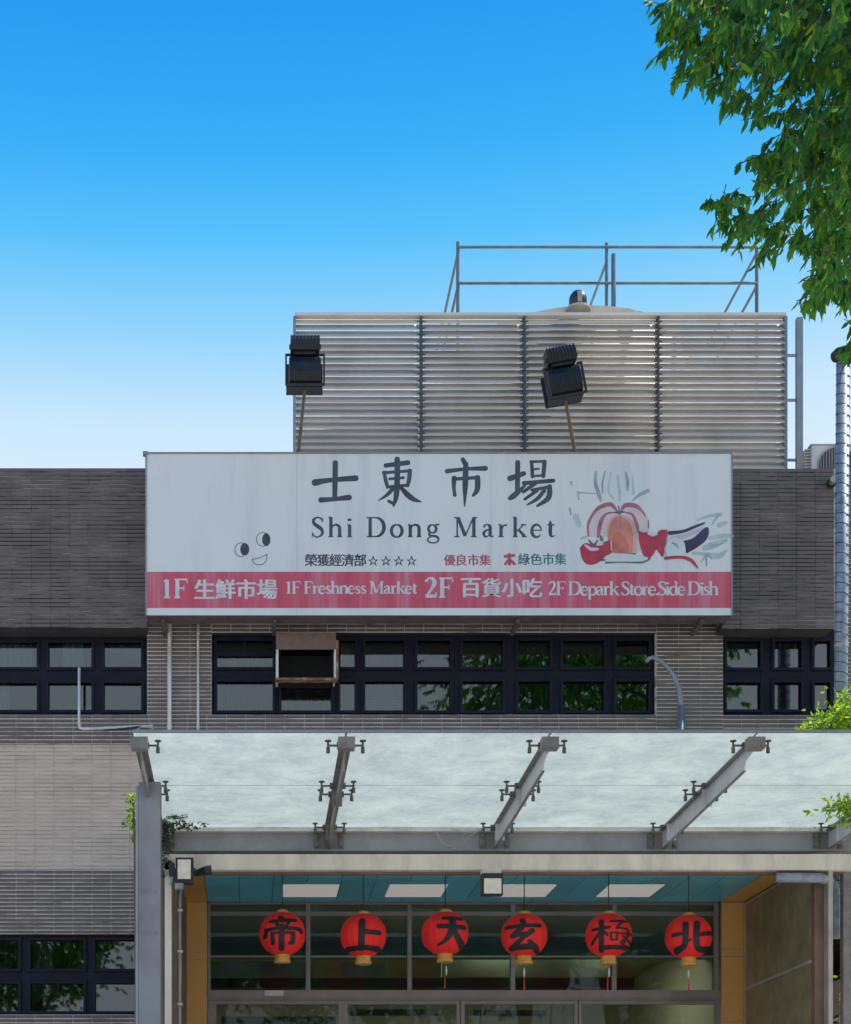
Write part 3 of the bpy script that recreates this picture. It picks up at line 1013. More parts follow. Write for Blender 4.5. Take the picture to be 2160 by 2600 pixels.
def arc(cx_, cy_, rx, ry, a0, a1, w0, w1, wm=None, n=9):
    out = []
    for i in range(n):
        a = R(a0 + (a1 - a0) * i / (n - 1))
        s_ = i / (n - 1)
        w_ = (w0 + (w1 - w0) * s_) if wm is None else (w0 * (1 - s_) ** 2 + wm * 2 * s_ * (1 - s_) + w1 * s_ ** 2)
        out.append((cx_ + rx * math.cos(a), cy_ + ry * math.sin(a), w_))
    return out


def ser(x, y, w=.17): return [(x - w / 2, y, t_), (x + w / 2, y, t_)]
def stem(x, y0, y1, w=T): return [(x, y0, w), (x, y1, w)]


GL = {
    'S': (.50, [[(.40, .53, .03), (.36, .645, .045), (.24, .685, .05), (.11, .62, .085), (.11, .49, .10), (.24, .38, .12), (.38, .27, .105), (.40, .12, .085), (.29, .02, .05), (.15, .02, .045), (.06, .15, .03)], stem(.41, .52, .68, .03), stem(.055, .0, .17, .03)]),
    'h': (.56, [stem(.12, .02, .70), ser(.12, .02), [(.04, .68, t_), (.12, .70, t_)], arc(.29, .31, .135, .12, 165, 0, .04, T), stem(.425, .02, .31), ser(.425, .02)]),
    'i': (.27, [stem(.13, .02, .43), ser(.13, .02), [(.05, .43, t_), (.13, .44, t_)], [(.125, .56, .10), (.125, .60, .125), (.125, .645, .10)]]),
    'D': (.74, [stem(.15, .02, .68), ser(.13, .02, .2), ser(.13, .68, .2), [(.15, .68, t_), (.34, .68, t_)], [(.15, .02, t_), (.34, .02, t_)], arc(.34, .35, .29, .33, 90, -90, t_, t_, .19)]),
    'o': (.52, [arc(.25, .22, .185, .215, 90, 270, t_, t_, .16), arc(.25, .22, .185, .215, 90, -90, t_, t_, .16)]),
    'n': (.56, [stem(.12, .02, .43), ser(.12, .02), [(.04, .43, t_), (.12, .44, t_)], arc(.29, .31, .135, .12, 165, 0, .04, T), stem(.425, .02, .31), ser(.425, .02)]),
    'g': (.50, [arc(.21, .29, .135, .14, 90, 270, t_, t_, .13), arc(.21, .29, .135, .14, 90, -90, t_, t_, .13), [(.30, .40, .04), (.38, .44, .05), (.45, .43, .06)], [(.13, .16, .04), (.09, .10, .06), (.16, .05, .07), (.33, .03, .08), (.42, -.05, .07), (.38, -.16, .05), (.22, -.20, .045), (.07, -.15, .05), (.06, -.06, .05), (.16, .02, .04)]]),
    'M': (.90, [stem(.15, .02, .68, .05), ser(.14, .02, .18), [(.04, .68, t_), (.22, .68, t_)], [(.18, .68, .11), (.43, .04, .11)], [(.43, .04, .045), (.70, .66, .045)], stem(.73, .02, .68), ser(.73, .02, .2), [(.68, .68, t_), (.84, .68, t_)]]),
    'a': (.48, [[(.09, .34, .07), (.14, .42, .05), (.24, .435, .055), (.31, .36, T), (.315, .20, T), (.32, .08, T), (.37, .02, .05), (.44, .04, .03)], [(.30, .27, .04), (.17, .23, .06), (.09, .14, .09), (.13, .03, .07), (.22, .03, .045), (.30, .10, .04)]]),
    'r': (.42, [stem(.13, .02, .43), ser(.13, .02, .19), [(.04, .43, t_), (.13, .44, t_)], [(.17, .30, .04), (.24, .41, .05), (.33, .41, .085)]]),
    'k': (.55, [stem(.12, .02, .70), ser(.12, .02), [(.04, .68, t_), (.12, .70, t_)], [(.16, .19, .04), (.40, .42, .045)], ser(.41, .43, .18), [(.24, .26, .08), (.45, .03, .10)], ser(.44, .02, .18)]),
    'e': (.47, [arc(.23, .22, .165, .215, 0, 180, .04, .10, .07), arc(.23, .22, .165, .215, 180, 325, .11, .03, .10), [(.09, .24, .035), (.39, .24, .035)]]),
    't': (.37, [[(.15, .58, .03), (.16, .45, T), (.16, .12, T), (.21, .03, .06), (.32, .06, .03)], [(.05, .43, t_), (.31, .43, t_)]]),
    '1': (.44, [stem(.22, .02, .68), ser(.22, .02, .24), [(.10, .60, t_), (.22, .68, t_)]]),
    'F': (.58, [stem(.16, .02, .68), ser(.16, .02, .22), [(.06, .68, t_), (.52, .68, t_)], [(.52, .68, .03), (.53, .54, .03)], [(.16, .36, t_), (.40, .36, t_)], stem(.40, .28, .44, .03)]),
    's': (.40, [[(.31, .33, .03), (.26, .42, .045), (.16, .42, .06), (.10, .33, .075), (.19, .24, .085), (.30, .15, .08), (.27, .04, .06), (.15, .02, .045), (.07, .10, .03)]]),
    '2': (.50, [[(.08, .55, .05), (.13, .66, .05), (.26, .68, .07), (.36, .55, .11), (.28, .34, .085), (.08, .06, .04)], [(.07, .05, .085), (.41, .05, .085)], stem(.42, .04, .18, .03)]),
    'p': (.54, [stem(.13, -.20, .42), ser(.13, -.21), [(.05, .43, t_), (.13, .44, t_)], arc(.27, .22, .185, .21, 115, -115, .04, .04, .17)]),
    'd': (.55, [stem(.40, .02, .70), ser(.44, .02, .12), [(.31, .69, t_), (.40, .70, t_)], arc(.26, .22, .185, .21, 65, 295, .04, .04, .17)]),
    '.': (.24, [[(.115, .0, .10), (.115, .045, .12), (.115, .09, .10)]]),
    ' ': (.26, []),
}


def serif(text, dx0, dx1, base, em, m, name, bold=1.0, dep=.0008):
    """text from dx0 to dx1 (picture units), baseline at base, em size in picture units"""
    nat = sum(GL[c][0] for c in text) * em
    extra = (dx1 - dx0 - nat) / max(1, len(text) - 1)
    x = dx0
    for ch in text:
        adv, ss = GL[ch]
        if ss:
            mb = MB()
            f = lambda u, v, d, x=x: W(x + u * em, base - v * em, YS) + Vector((0, -d, 0))
            strokes(mb, [[(p[0], p[1], p[2] * bold) for p in s_] for s_ in ss], f, dep, 1, False, 6)
            part(name, mb, m, sg)
        x += adv * em + extra


serif('Shi Dong Market', 638, 1140, 1102, 59, M['ink'], 'letter', 1.12)
serif('1F', 331, 388, 1227, 56, M['ink_white'], 'letter', 1.35, .0045)
serif('1F Freshness Market', 585, 858, 1218, 36, M['ink_white'], 'letter', 1.25, .0045)
serif('2F', 869, 930, 1226, 58, M['ink_white'], 'letter', 1.35, .0045)
serif('2F Depark Store.Side Dish', 1122, 1474, 1221, 40, M['ink_white'], 'letter', 1.2, .0045)


def cjk(text, dx0, dx1, cy, size, m, name, bold=.02, dep=.0008):
    pitch_ = (dx1 - dx0) / len(text)
    for i, ch in enumerate(text):
        cu = bpy.data.curves.new('glyph', 'FONT')
        cu.body = ch
        cu.size = 1.0
        cu.resolution_u = 2
        cu.offset = .004
        o = bpy.data.objects.new('glyph', cu)
        COL.objects.link(o)
        dg = bpy.context.evaluated_depsgraph_get()
        me = o.evaluated_get(dg).to_mesh()
        co_ = np.array([v.co[:] for v in me.vertices])
        fs = [tuple(p.vertices) for p in me.polygons]
        o.evaluated_get(dg).to_mesh_clear()
        bpy.data.objects.remove(o)
        bpy.data.curves.remove(cu)
        if not len(co_):
            continue
        mid = (co_.min(0) + co_.max(0)) / 2
        full = max((co_.max(0) - co_.min(0))[:2].max(), .6)
        mb = MB()
        for kk, (ox, oy) in enumerate(((0, 0), (bold, 0), (-bold, 0), (0, bold * .5))):
            mb.add([W(dx0 + (i + .5) * pitch_ + (p[0] - mid[0] + ox) * size / full, cy - (p[1] - mid[1] + oy) * size / full, YS) + Vector((0, -dep - kk * .00015, 0)) for p in co_], fs)
        part(name, mb, m, sg)


cjk('生鮮市場', 399, 570, 1209, 40, M['ink_white'], 'letter', .03, .0045)
cjk('百貨小吃', 943, 1112, 1206, 39, M['ink_white'], 'letter', .03, .0045)
cjk('榮獲經濟部', 626, 752, 1149, 25, M['ink'], 'letter', .022)
cjk('☆☆☆☆', 753, 858, 1150, 22, M['ink'], 'letter', .012)
cjk('優良市集', 909, 1006, 1149, 23, M['ink_red'], 'letter', .025)
cjk('綠色市集', 1061, 1161, 1147, 24, M['ink_green'], 'letter', .02)
zf = zoomf(1060, 1100, 2.0774, YS)
mb = MB()
strokes(mb, [[(458, 650, 16), (505, 645, 16)], [(480, 640, 18), (482, 690, 18)], [(460, 690, 14), (478, 668, 14)], [(486, 668, 14), (508, 690, 16)]], zf, .0008)
part('letter', mb, M['ink_red'], sg)

# the printed face: two eyes and a smile
ze = zoomf(300, 1100, 2.18125, YS)
mb = MB()
strokes(mb, [arc(682, 646, 33, 38, 60, 300, 4, 4, n=14), arc(805, 588, 37, 38, 60, 300, 4, 4, n=14), arc(805, 588, 37, 38, -70, 70, 4, 4, n=10),
             [(742, 700, 4), (785, 690, 4), (828, 670, 4)], [(742, 700, 4), (758, 722, 4), (788, 729, 4), (818, 712, 4), (828, 670, 4)]], ze, .0008, 1, False, 5)
part('smiling_face', mb, M['ink'], sg)
for (ex, ey, rx, ry) in ((703, 643, 25, 35), (822, 590, 23, 36)):
    mb = MB()
    vs = [ze(ex + rx * math.cos(a), ey + ry * math.sin(a), .0013) for a in np.linspace(0, 2 * math.pi, 25)[:-1]]
    mb.add(vs, [tuple(range(24))])
    part('printed_pupil', mb, M['ink'], sg)

# printed vegetables
zv = zoomf(1430, 1170, 3.9659, YS)


def blob(name, pts, m, dep, n=5):
    p = smooth([(*q, 0) for q in pts + [pts[0]]], n)
    vs = [zv(q[0], q[1], dep) for q in p[:-1]]
    c_ = zv(np.mean([q[0] for q in p]), np.mean([q[1] for q in p]), dep)
    mb = MB().add(vs + [c_], [(i, (i + 1) % len(vs), len(vs)) for i in range(len(vs))])
    return part(name, mb, m, sg)


for k, q in enumerate([[(322, 110, 26), (318, 220, 34), (350, 330, 40), (372, 405, 20)], [(415, 105, 14), (388, 230, 20), (392, 330, 14)], [(620, 110, 14), (640, 200, 36), (640, 300, 18)],
             [(850, 300, 40), (760, 345, 34), (690, 400, 12)], [(140, 310, 18), (150, 390, 14)], [(150, 320, 14), (320, 330, 8)], [(70, 215, 26), (85, 250, 10)], [(60, 480, 20), (70, 545, 14)]]):
    mb = MB()
    stroke(mb, q, zv, .0004 + k * .0001, 1, True, 5)
    part('printed_leaf', mb, M['p_leaf2'], sg)
for k, q in enumerate([[(470, 120, 14), (450, 300, 20), (500, 380, 14)], [(540, 150, 20), (560, 300, 30), (560, 400, 20)], [(690, 150, 16), (700, 330, 30)], [(120, 560, 60), (150, 650, 50)], [(180, 780, 30), (240, 760, 20)],
             [(1340, 600, 18), (1450, 560, 30), (1580, 540, 40)], [(1470, 780, 40), (1580, 760, 50), (1690, 755, 40)], [(1420, 880, 60), (1530, 840, 70), (1640, 800, 30)], [(1300, 930, 30), (1420, 940, 40), (1560, 960, 60), (1640, 900, 20)],
             [(1560, 650, 50), (1640, 620, 30)], [(1380, 1020, 16), (1430, 950, 22)]]):
    mb = MB()
    stroke(mb, q, zv, .0008 + k * .0001, 1, True, 5)
    part('printed_leaf', mb, M['p_leaf'], sg)
for q in ([(1432, 955, 20), (1435, 1055, 16)], [(1440, 940, 14), (1490, 990, 10)], [(1490, 640, 10), (1560, 545, 14)], [(1480, 860, 14), (1600, 830, 10)]):
    mb = MB()
    stroke(mb, q, zv, .0022, 1, True, 5)
    part('printed_leaf', mb, M['p_leaf2'], sg)
blob('printed_pumpkin', [(240, 760), (225, 690), (250, 600), (320, 500), (440, 440), (555, 500), (680, 440), (790, 500), (850, 590), (860, 700), (800, 800), (740, 930), (500, 935), (380, 800)], M['p_pale'], .0012)
blob('printed_pumpkin', [(470, 925), (425, 780), (445, 620), (515, 548), (605, 548), (700, 620), (740, 780), (715, 930), (590, 938)], M['p_salmon'], .0016)
blob('printed_pumpkin', [(482, 925), (445, 780), (465, 640), (520, 565), (600, 565), (670, 640), (700, 780), (680, 925), (590, 936)], M['p_pumpkin'], .0020)
blob('printed_pumpkin', [(500, 925), (478, 850), (490, 760), (540, 720), (610, 760), (650, 850), (640, 925), (580, 934)], M['p_pumpkin2'], .0024)
mb = MB()
strokes(mb, [[(248, 760, 16), (245, 640, 26), (300, 530, 30), (370, 465, 40), (470, 440, 44), (530, 500, 20)], [(345, 760, 34), (370, 620, 40), (420, 540, 24), (500, 520, 12)], [(575, 505, 20), (620, 450, 44), (720, 455, 44), (790, 510, 24), (820, 560, 8)],
             [(620, 522, 12), (690, 545, 26), (735, 650, 36), (745, 720, 16)], [(850, 600, 10), (850, 680, 14)], [(570, 550, 6), (572, 660, 8)]], zv, .0028, 1, True, 5)
part('printed_pumpkin', mb, M['p_rose'], sg)
mb = MB()
strokes(mb, [[(500, 522, 10), (560, 520, 26), (610, 515, 10)], [(550, 455, 10), (560, 540, 14)], [(490, 940, 8), (600, 940, 6), (720, 938, 14)]], zv, .0040, 1, True, 5)
part('printed_stalk', mb, M['p_green'], sg)
mb = MB()
strokes(mb, [[(560, 470, 20), (562, 500, 14)], [(420, 780, 40), (400, 900, 30)]], zv, .0034, 1, True, 5)
part('printed_stalk', mb, M['p_white'], sg)
blob('printed_tomato', [(160, 875), (215, 830), (300, 850), (390, 850), (450, 795), (490, 830), (485, 920), (420, 960), (370, 1010), (300, 1045), (230, 1040), (180, 980)], M['p_red'], .0046)
mb = MB()
strokes(mb, [[(215, 850, 20), (270, 890, 34), (340, 890, 26)], [(360, 840, 14), (440, 800, 16)], [(475, 800, 12), (480, 900, 14)]], zv, .0052, 1, True, 5)
part('printed_tomato', mb, M['p_pale'], sg)
mb = MB()
strokes(mb, [[(250, 800, 14), (300, 850, 26), (340, 800, 12)], [(370, 760, 18), (380, 800, 24)], [(400, 830, 12), (470, 800, 10)]], zv, .0058, 1, True, 5)
part('printed_stalk', mb, M['p_green'], sg)
blob('printed_pepper', [(748, 705), (800, 725), (850, 720), (870, 760), (930, 755), (960, 705), (1045, 705), (1030, 800), (1000, 965), (965, 940), (936, 885), (900, 945), (850, 985), (800, 950), (760, 830)], M['p_red'], .0064, 3)
mb = MB()
strokes(mb, [[(855, 735, 30), (930, 738, 26)], [(770, 700, 14), (850, 690, 12)], [(970, 690, 12), (1040, 690, 10)]], zv, .0070, 1, True, 5)
part('printed_pepper', mb, M['p_white'], sg)
blob('printed_gourd', [(420, 1020), (440, 960), (520, 935), (700, 945), (800, 965), (860, 985), (800, 1025), (600, 1025)], M['p_white'], .0076)
mb = MB()
strokes(mb, [[(420, 1028, 16), (560, 1022, 10), (700, 1026, 14), (800, 1022, 18), (870, 985, 10)], [(370, 1000, 22), (410, 1000, 14)], [(850, 985, 14), (860, 975, 8)]], zv, .0082, 1, True, 5)
part('printed_gourd', mb, M['p_green'], sg)
blob('printed_aubergine', [(1190, 810), (1300, 780), (1400, 690), (1450, 672), (1458, 730), (1430, 800), (1360, 860), (1270, 915), (1222, 925)], M['p_purple'], .0064)
mb = MB()
strokes(mb, [[(1065, 730, 40), (1200, 712, 30), (1320, 665, 26), (1412, 630, 18)]], zv, .0070, 1, True, 5)
part('printed_aubergine', mb, M['p_purple'], sg)
mb = MB()
strokes(mb, [[(1080, 780, 26), (1200, 765, 40), (1310, 720, 36), (1390, 680, 14)]], zv, .0076, 1, True, 5)
part('printed_aubergine', mb, M['p_shine'], sg)
blob('printed_garlic', [(1010, 890), (1050, 800), (1120, 780), (1200, 810), (1222, 880), (1215, 955), (1120, 965), (1030, 960)], M['p_white'], .0088)
mb = MB()
strokes(mb, [[(1090, 830, 18), (1130, 850, 26), (1150, 880, 14)], [(1040, 800, 6), (1020, 900, 6), (1030, 955, 6)]], zv, .0094, 1, True, 5)
part('printed_garlic', mb, M['p_leaf2'], sg)
mb = MB()
strokes(mb, [[(1020, 985, 30), (1100, 975, 30), (1200, 975, 30), (1280, 1005, 34), (1325, 1055, 24), (1350, 1085, 10)]], zv, .0100, 1, True, 5)
part('printed_chilli', mb, M['p_red'], sg)

# ------------------------------------------------------------------ red lanterns
LN = {
    '帝': (225, 245, [[(212, 122, 34), (228, 142, 40)], [(145, 151, 24), (312, 140, 26)], [(182, 160, 22), (198, 190, 24)], [(268, 158, 22), (250, 190, 22)], [(112, 216, 26), (200, 205, 24), (330, 206, 28), (352, 222, 30)], [(120, 210, 22), (108, 262, 28)],
                    [(156, 240, 24), (162, 308, 30)], [(152, 240, 18), (300, 236, 20)], [(298, 238, 26), (294, 300, 30), (272, 312, 18)], [(222, 188, 34), (218, 343, 38)]]),
    '上': (820, 240, [[(812, 132, 42), (806, 328, 42)], [(832, 215, 32), (926, 219, 34)], [(710, 331, 32), (820, 326, 30), (922, 331, 36)]]),
    '天': (1425, 240, [[(1412, 126, 24), (1532, 126, 26)], [(1382, 186, 34), (1552, 193, 32)], [(1474, 128, 40), (1468, 215, 42), (1432, 285, 30), (1374, 322, 12)], [(1482, 215, 36), (1512, 275, 40), (1545, 335, 50)]]),
    '玄': (265, 245, [[(252, 132, 34), (264, 165, 34)], [(145, 180, 26), (370, 170, 28)], [(250, 188, 34), (185, 248, 34)], [(185, 248, 30), (275, 232, 26)], [(320, 212, 34), (255, 265, 30), (186, 330, 34)], [(180, 330, 34), (340, 322, 36)], [(302, 290, 32), (345, 342, 42)]]),
    '極': (885, 245, [[(838, 138, 34), (838, 345, 32)], [(782, 198, 22), (890, 186, 22)], [(834, 208, 22), (774, 298, 16)], [(852, 212, 16), (878, 246, 16)], [(900, 140, 18), (1005, 136, 18)], [(975, 142, 16), (938, 195, 15)], [(938, 192, 14), (1012, 200, 14), (1000, 262, 14), (978, 318, 12)],
                    [(900, 228, 13), (904, 282, 14)], [(902, 228, 11), (946, 226, 11)], [(945, 226, 13), (940, 280, 13)], [(904, 280, 11), (942, 278, 11)], [(958, 232, 12), (1035, 226, 13)], [(1032, 228, 14), (962, 300, 12)], [(978, 250, 12), (1036, 298, 17)], [(860, 330, 26), (1030, 326, 28)]]),
    '北': (1470, 240, [[(1450, 142, 40), (1446, 290, 36), (1395, 330, 46)], [(1372, 220, 28), (1440, 214, 24)], [(1445, 290, 16), (1485, 262, 14)], [(1525, 136, 40), (1524, 300, 38), (1560, 326, 36), (1612, 308, 18)], [(1538, 226, 26), (1618, 206, 30)]]),
}
YL = 18.3
LR = .262


def rad(z):                                   # lantern profile, z from -1 to 1
    return math.sqrt(max(0.0, 1 - (abs(z) ** 2.2) * .93))


prof = [(LR * rad(z) * (1 if abs(z) < .97 else .96), z * LR * .93) for z in np.linspace(-1, 1, 25)]


def lantern_shade():
    mb = MB()
    n = 64
    vs, fs = [], []
    for r, z in prof:
        for k in range(n):
            a = 2 * math.pi * k / n
            rr = r * (1 - .035 * (1 - abs(math.cos(a * 8))) ** 2) * (1 + .006 * math.sin(3 * a + z * 9))
            vs.append((rr * math.cos(a), rr * math.sin(a), z))
    for i in range(len(prof) - 1):
        for k in range(n):
            a, b_ = i * n + k, i * n + (k + 1) % n
            fs.append((a, b_, b_ + n, a + n))
    return mb.add(vs, fs).mesh('lantern_shade', M['lantern'], True)


shade_me = lantern_shade()
zt_ = LR * .93
cap_me = MB().lathe([(.075, zt_ - .012), (.078, zt_ + .012), (.062, zt_ + .016), (.058, zt_ + .03)], (0, 0, 0), 20).mesh('lantern_cap', M['gold'])
base_me = MB().lathe([(.092, -zt_ - .085), (.096, -zt_ - .07), (.086, -zt_ - .03), (.083, -zt_ + .012)], (0, 0, 0), 20).mesh('lantern_base', M['gold'])
bead_me = MB().lathe([(.006, -.10), (.013, -.05), (.006, 0)], (0, 0, -zt_ - .13), 10).mesh('tassel_bead', M['jade'])
tas_me = MB().tube((0, 0, -zt_ - .085), (0, 0, -zt_ - .14), .004, 6).tube((0, 0, -zt_ - .22), (0, 0, -zt_ - .38), .006, 8, .010).mesh('tassel', M['tassel'])
for ch, dx_, dy_, tilt, tas in (('帝', 580, 1916, 0.02, 0), ('上', 746, 1919, 0, 0), ('天', 912, 1915, -.03, 1), ('玄', 1074, 1919, .0, 1), ('極', 1247, 1919, 0.02, 1), ('北', 1411, 1922, 0, 1)):
    c = W(dx_, dy_, YL)
    nth = {'帝': 'first', '上': 'second', '天': 'third', '玄': 'fourth', '極': 'fifth', '北': 'sixth'}[ch]
    lt = thing('red_lantern', c, 'round red paper lantern brush-lettered with %s, %s from the ochre panel beside the grey column' % (ch, nth), 'lantern', 'red lanterns hanging across the entrance')
    for nm, me in (('lantern_shade', shade_me), ('lantern_cap', cap_me), ('lantern_base', base_me), ('tassel', tas_me), ('tassel_bead', bead_me)):
        if nm.startswith('tassel') and not tas:
            continue
        o = bpy.data.objects.new(nm, me)
        COL.objects.link(o)
        o.parent = lt
        o.rotation_euler = (0, tilt, random.uniform(0, 6))
    cxp, cyp, ss = LN[ch]

    def f(x, y, dep, c=c, cxp=cxp, cyp=cyp):
        u, v = (x - cxp) / 165., -(y - cyp) / 165. - .15
        zz = max(-1, min(1, v))
        r = LR * rad(zz)
        a = max(-1.5, min(1.5, math.asin(max(-.999, min(.999, u * LR / max(r, .01))))))
        r += .003 + dep
        a -= math.atan2(c.x, YL)
        return c + Vector((r * math.sin(a), -r * math.cos(a), zz * LR * .93))
    mb = MB()
    strokes(mb, [[(cxp + (p[0] - cxp) * 1.04, cyp + (p[1] - cyp) * 1.04, p[2] * 1.16) for p in q] for q in ss], f, 0, 6, True, 8)
    part('lantern_character', mb, M['ink_black'], lt)
    part('string', MB().tube((c.x, YL, c.z + zt_ + .02), (c.x, YL, CZ), .006, 6), M['cord'], lt)

# ------------------------------------------------------------------ rooftop: louvre screen
YLv = 21.5
lv = thing('louvre_screen', W(1100, 1175, YLv), 'grey louvred screen of four bays on the roof behind the sign', 'louvre screen')
lx = [605, 865, 1075, 1350, 1612]
pitch_ = 13.52 / U * YLv
ztop = Z(647, YLv)
ns = 38
ns = int((Z(647, YLv) - Z(1168, YLv)) / pitch_) - 1
for k in range(4):
    x0, x1 = X(lx[k], YLv) + .022, X(lx[k + 1], YLv) - .022
    d = pitch_ * 1.84
    L = x1 - x0
    me = MB().add([(0, 0, 0), (L, 0, 0), (L, d, d), (0, d, d), (0, .005, -.004), (L, .005, -.004), (L, d + .005, d - .004), (0, d + .005, d - .004),
                   (0, 0, .012), (L, 0, .012)],
                  [(0, 1, 2, 3), (4, 7, 6, 5), (0, 4, 5, 1), (3, 2, 6, 7), (0, 3, 7, 4), (1, 5, 6, 2)]).mesh('slat', M['louver'])
    for i in range(ns):
        o = link('slat', me, lv, (x0, YLv + .002, ztop - pitch_ * 1.15 - i * pitch_ + random.uniform(-.0018, .0018)))
        o.rotation_euler = (random.uniform(-.014, .014), random.uniform(-.0008, .0008), 0)
zl0 = Z(1172, YLv)
for k, dx_ in enumerate(lx):
    x = X(dx_, YLv)
    w_ = .014 if 0 < k < 4 else .018
    part('post', MB().box(x - w_, x + w_, YLv + .012, YLv + .16, zl0 - .25, ztop), M['louver_post'] if 0 < k < 4 else M['galv'], lv)
    if 0 < k < 4:
        for i in range(ns):
            z_ = ztop - pitch_ * (i + .9)
            if i % 1 == 0:
                pass
tr = MB()
tr.box(X(605, YLv), X(1612, YLv), YLv - .003, YLv + .10, ztop + .001, ztop + .04)
part('top_rail', tr, M['louver'], lv)
part('bottom_rail', MB().box(X(605, YLv), X(1612, YLv), YLv, YLv + .16, zl0 - .02, zl0 + .07), M['louver'], lv)
ft = MB()
for dx_ in (640, 900, 1300, 1562):
    ft.box(X(dx_, YLv), X(dx_, YLv) + .18, YLv + .02, YLv + .16, 10.25, zl0 - .021)
part('foot', ft, M['plaster'], lv)
for k in (1, 2, 3):
    cp = MB()
    x = X(lx[k], YLv)
    for i in range(ns):
        z_ = ztop - pitch_ * 1.15 - i * pitch_ + .02
        cp.box(x - .055, x + .055, YLv + .03, YLv + .045, z_, z_ + .024)
    tag(part('slat_clip', cp, M['louver_post'], lv), kind='stuff')
# cooling tower
YT = 23.0
tc_ = Vector((X(1212, 21.8) , 23.6, EYE + (2460 - 628) / U * 21.8))
ct = thing('cooling_tower', (tc_.x, 23.6, 10.25), 'beige round-topped cooling tower rising just above the louvred screen', 'cooling tower')
part('tank', MB().lathe([(1.79, 10.25), (1.80, 12.0), (1.79, tc_.z - .125)], (tc_.x, 23.6, 0), 48), M['frp'], ct, True)
part('dome', MB().lathe([(1.80, -.12), (1.82, -.02), (1.82, 0), (1.78, .01), (1.0, .05), (.5, .06)], tc_, 72), M['frp'], ct)
mc = W(1184, 626, 21.75)
part('fan_motor', MB().lathe([(.12, -.05), (.12, .09), (.105, .13), (.085, .15), (.075, .17), (.04, .18)], mc, 20), M['black_metal'], ct, True)
part('fan_motor', MB().box(mc.x - .03, mc.x + .03, mc.y - .14, mc.y - .12, mc.z - .02, mc.z + .12), M['trim'], ct)
part('flange', MB().lathe([(.17, -.08), (.17, -.051)], mc, 20), M['trim'], ct)
for a in np.linspace(0, 2 * math.pi, 9)[:-1]:
    rbm = MB().tube((tc_.x + 1.81 * math.cos(a), 23.6 + 1.81 * math.sin(a), 10.4), (tc_.x + 1.81 * math.cos(a), 23.6 + 1.81 * math.sin(a), tc_.z - .13), .02, 6)
    part('rib', rbm, M['frp'], ct)

# guard rail round the tower top
YG = 22.0
gr = thing('guard_rail', (X(1243, YG), YG, 10.25), 'thin galvanised two-rail guard rail standing above the louvred screen', 'guard rail')
gzt, gzm = Z(509.5, YG), Z(583.5, YG)
for dx_, dy_, r_ in ((938, 497, .026), (1243, 499, .024), (1551, 509, .026)):
    part('post', MB().tube((X(dx_, YG), YG, 10.25), (X(dx_, YG), YG, Z(dy_, YG)), r_, 10), M['rail'], gr)
part('post', MB().tube((X(1257, 21.9), 21.9, 10.25), (X(1257, 21.9), 21.9, Z(522, 21.9)), .032, 10), M['rail'], gr)
for z_ in (gzt, gzm):
    part('rail', MB().tube((X(938, YG), YG - .03, z_), (X(1551, YG), YG - .03, z_), 0.019, 8), M['rail'], gr)
for dx_ in (938, 1551):
    for z_ in (gzt - .06, gzm - .02):
        part('side_rail', MB().tube((X(dx_, YG), YG, z_), (X(dx_, YG), 24.6, z_), 0.019, 8), M['rail'], gr)
part('side_rail', MB().tube((X(1243, YG), YG, gzt - .18), (X(1243, YG), 24.6, gzt - .22), .019, 8), M['rail'], gr)

# access ladder beside the screen
YA = 21.3
ld = thing('ladder_post', W(1640, 958, YA), 'grey box-section steel post tied to the end of the louvred screen', 'post')
part('post', MB().box(X(1634, YA), X(1646, YA), YA, YA + .08, 10.25, Z(650, YA)), M['galv'], ld)
for dy_ in (726, 818, 941):
    part('tie_bar', MB().tube((X(1610, YA), YA + .04, Z(dy_, YA)), (X(1635, YA), YA + .04, Z(dy_, YA)), .02, 8), M['galv'], ld)

# AC outdoor unit on the roof
YU = 20.7
ac = thing('ac_unit', W(1700, 962, YU), 'cream air-conditioner outdoor unit peeping over the roof parapet', 'air conditioner')
part('casing', MB().wbox(1664, 1775, 914, 1010, YU, .35), M['ac'], ac)
part('top_cover', MB().box(X(1661, YU), X(1778, YU), YU - .01, YU + .37, Z(914, YU) + .001, Z(911, YU)), M['trim'], ac)
fcx, fcz = X(1716, YU), Z(957, YU)
fr_ = MB()
rr = 40 / U * YU
fr_.path([(fcx + rr * math.cos(a), YU - .012, fcz + rr * math.sin(a)) for a in np.linspace(0, 2 * math.pi, 33)], .008, 6, False)
for k in range(-6, 7):
    xx = k * rr / 7
    h_ = math.sqrt(rr * rr - xx * xx)
    fr_.tube((fcx + xx, YU - .012, fcz - h_), (fcx + xx, YU - .012, fcz + h_), .004, 5)
part('fan_grille', fr_, M['trim'], ac)
vs = [(fcx + rr * math.cos(a), YU - .003, fcz + rr * math.sin(a)) for a in np.linspace(0, 2 * math.pi, 33)[:-1]]
part('fan_opening', MB().prism(vs, (0, 0, 0), (0, .002, 0)), M['louver_post'], ac)
sv = MB()
for k in range(14):
    sv.box(X(1652, YU), X(1664, YU) - .002, YU + .04, YU + .34, Z(920 + 6 * k, YU), Z(920 + 6 * k, YU) + .012)
part('side_fin', sv, M['ac'], ac)

# ------------------------------------------------------------------ floodlights over the sign


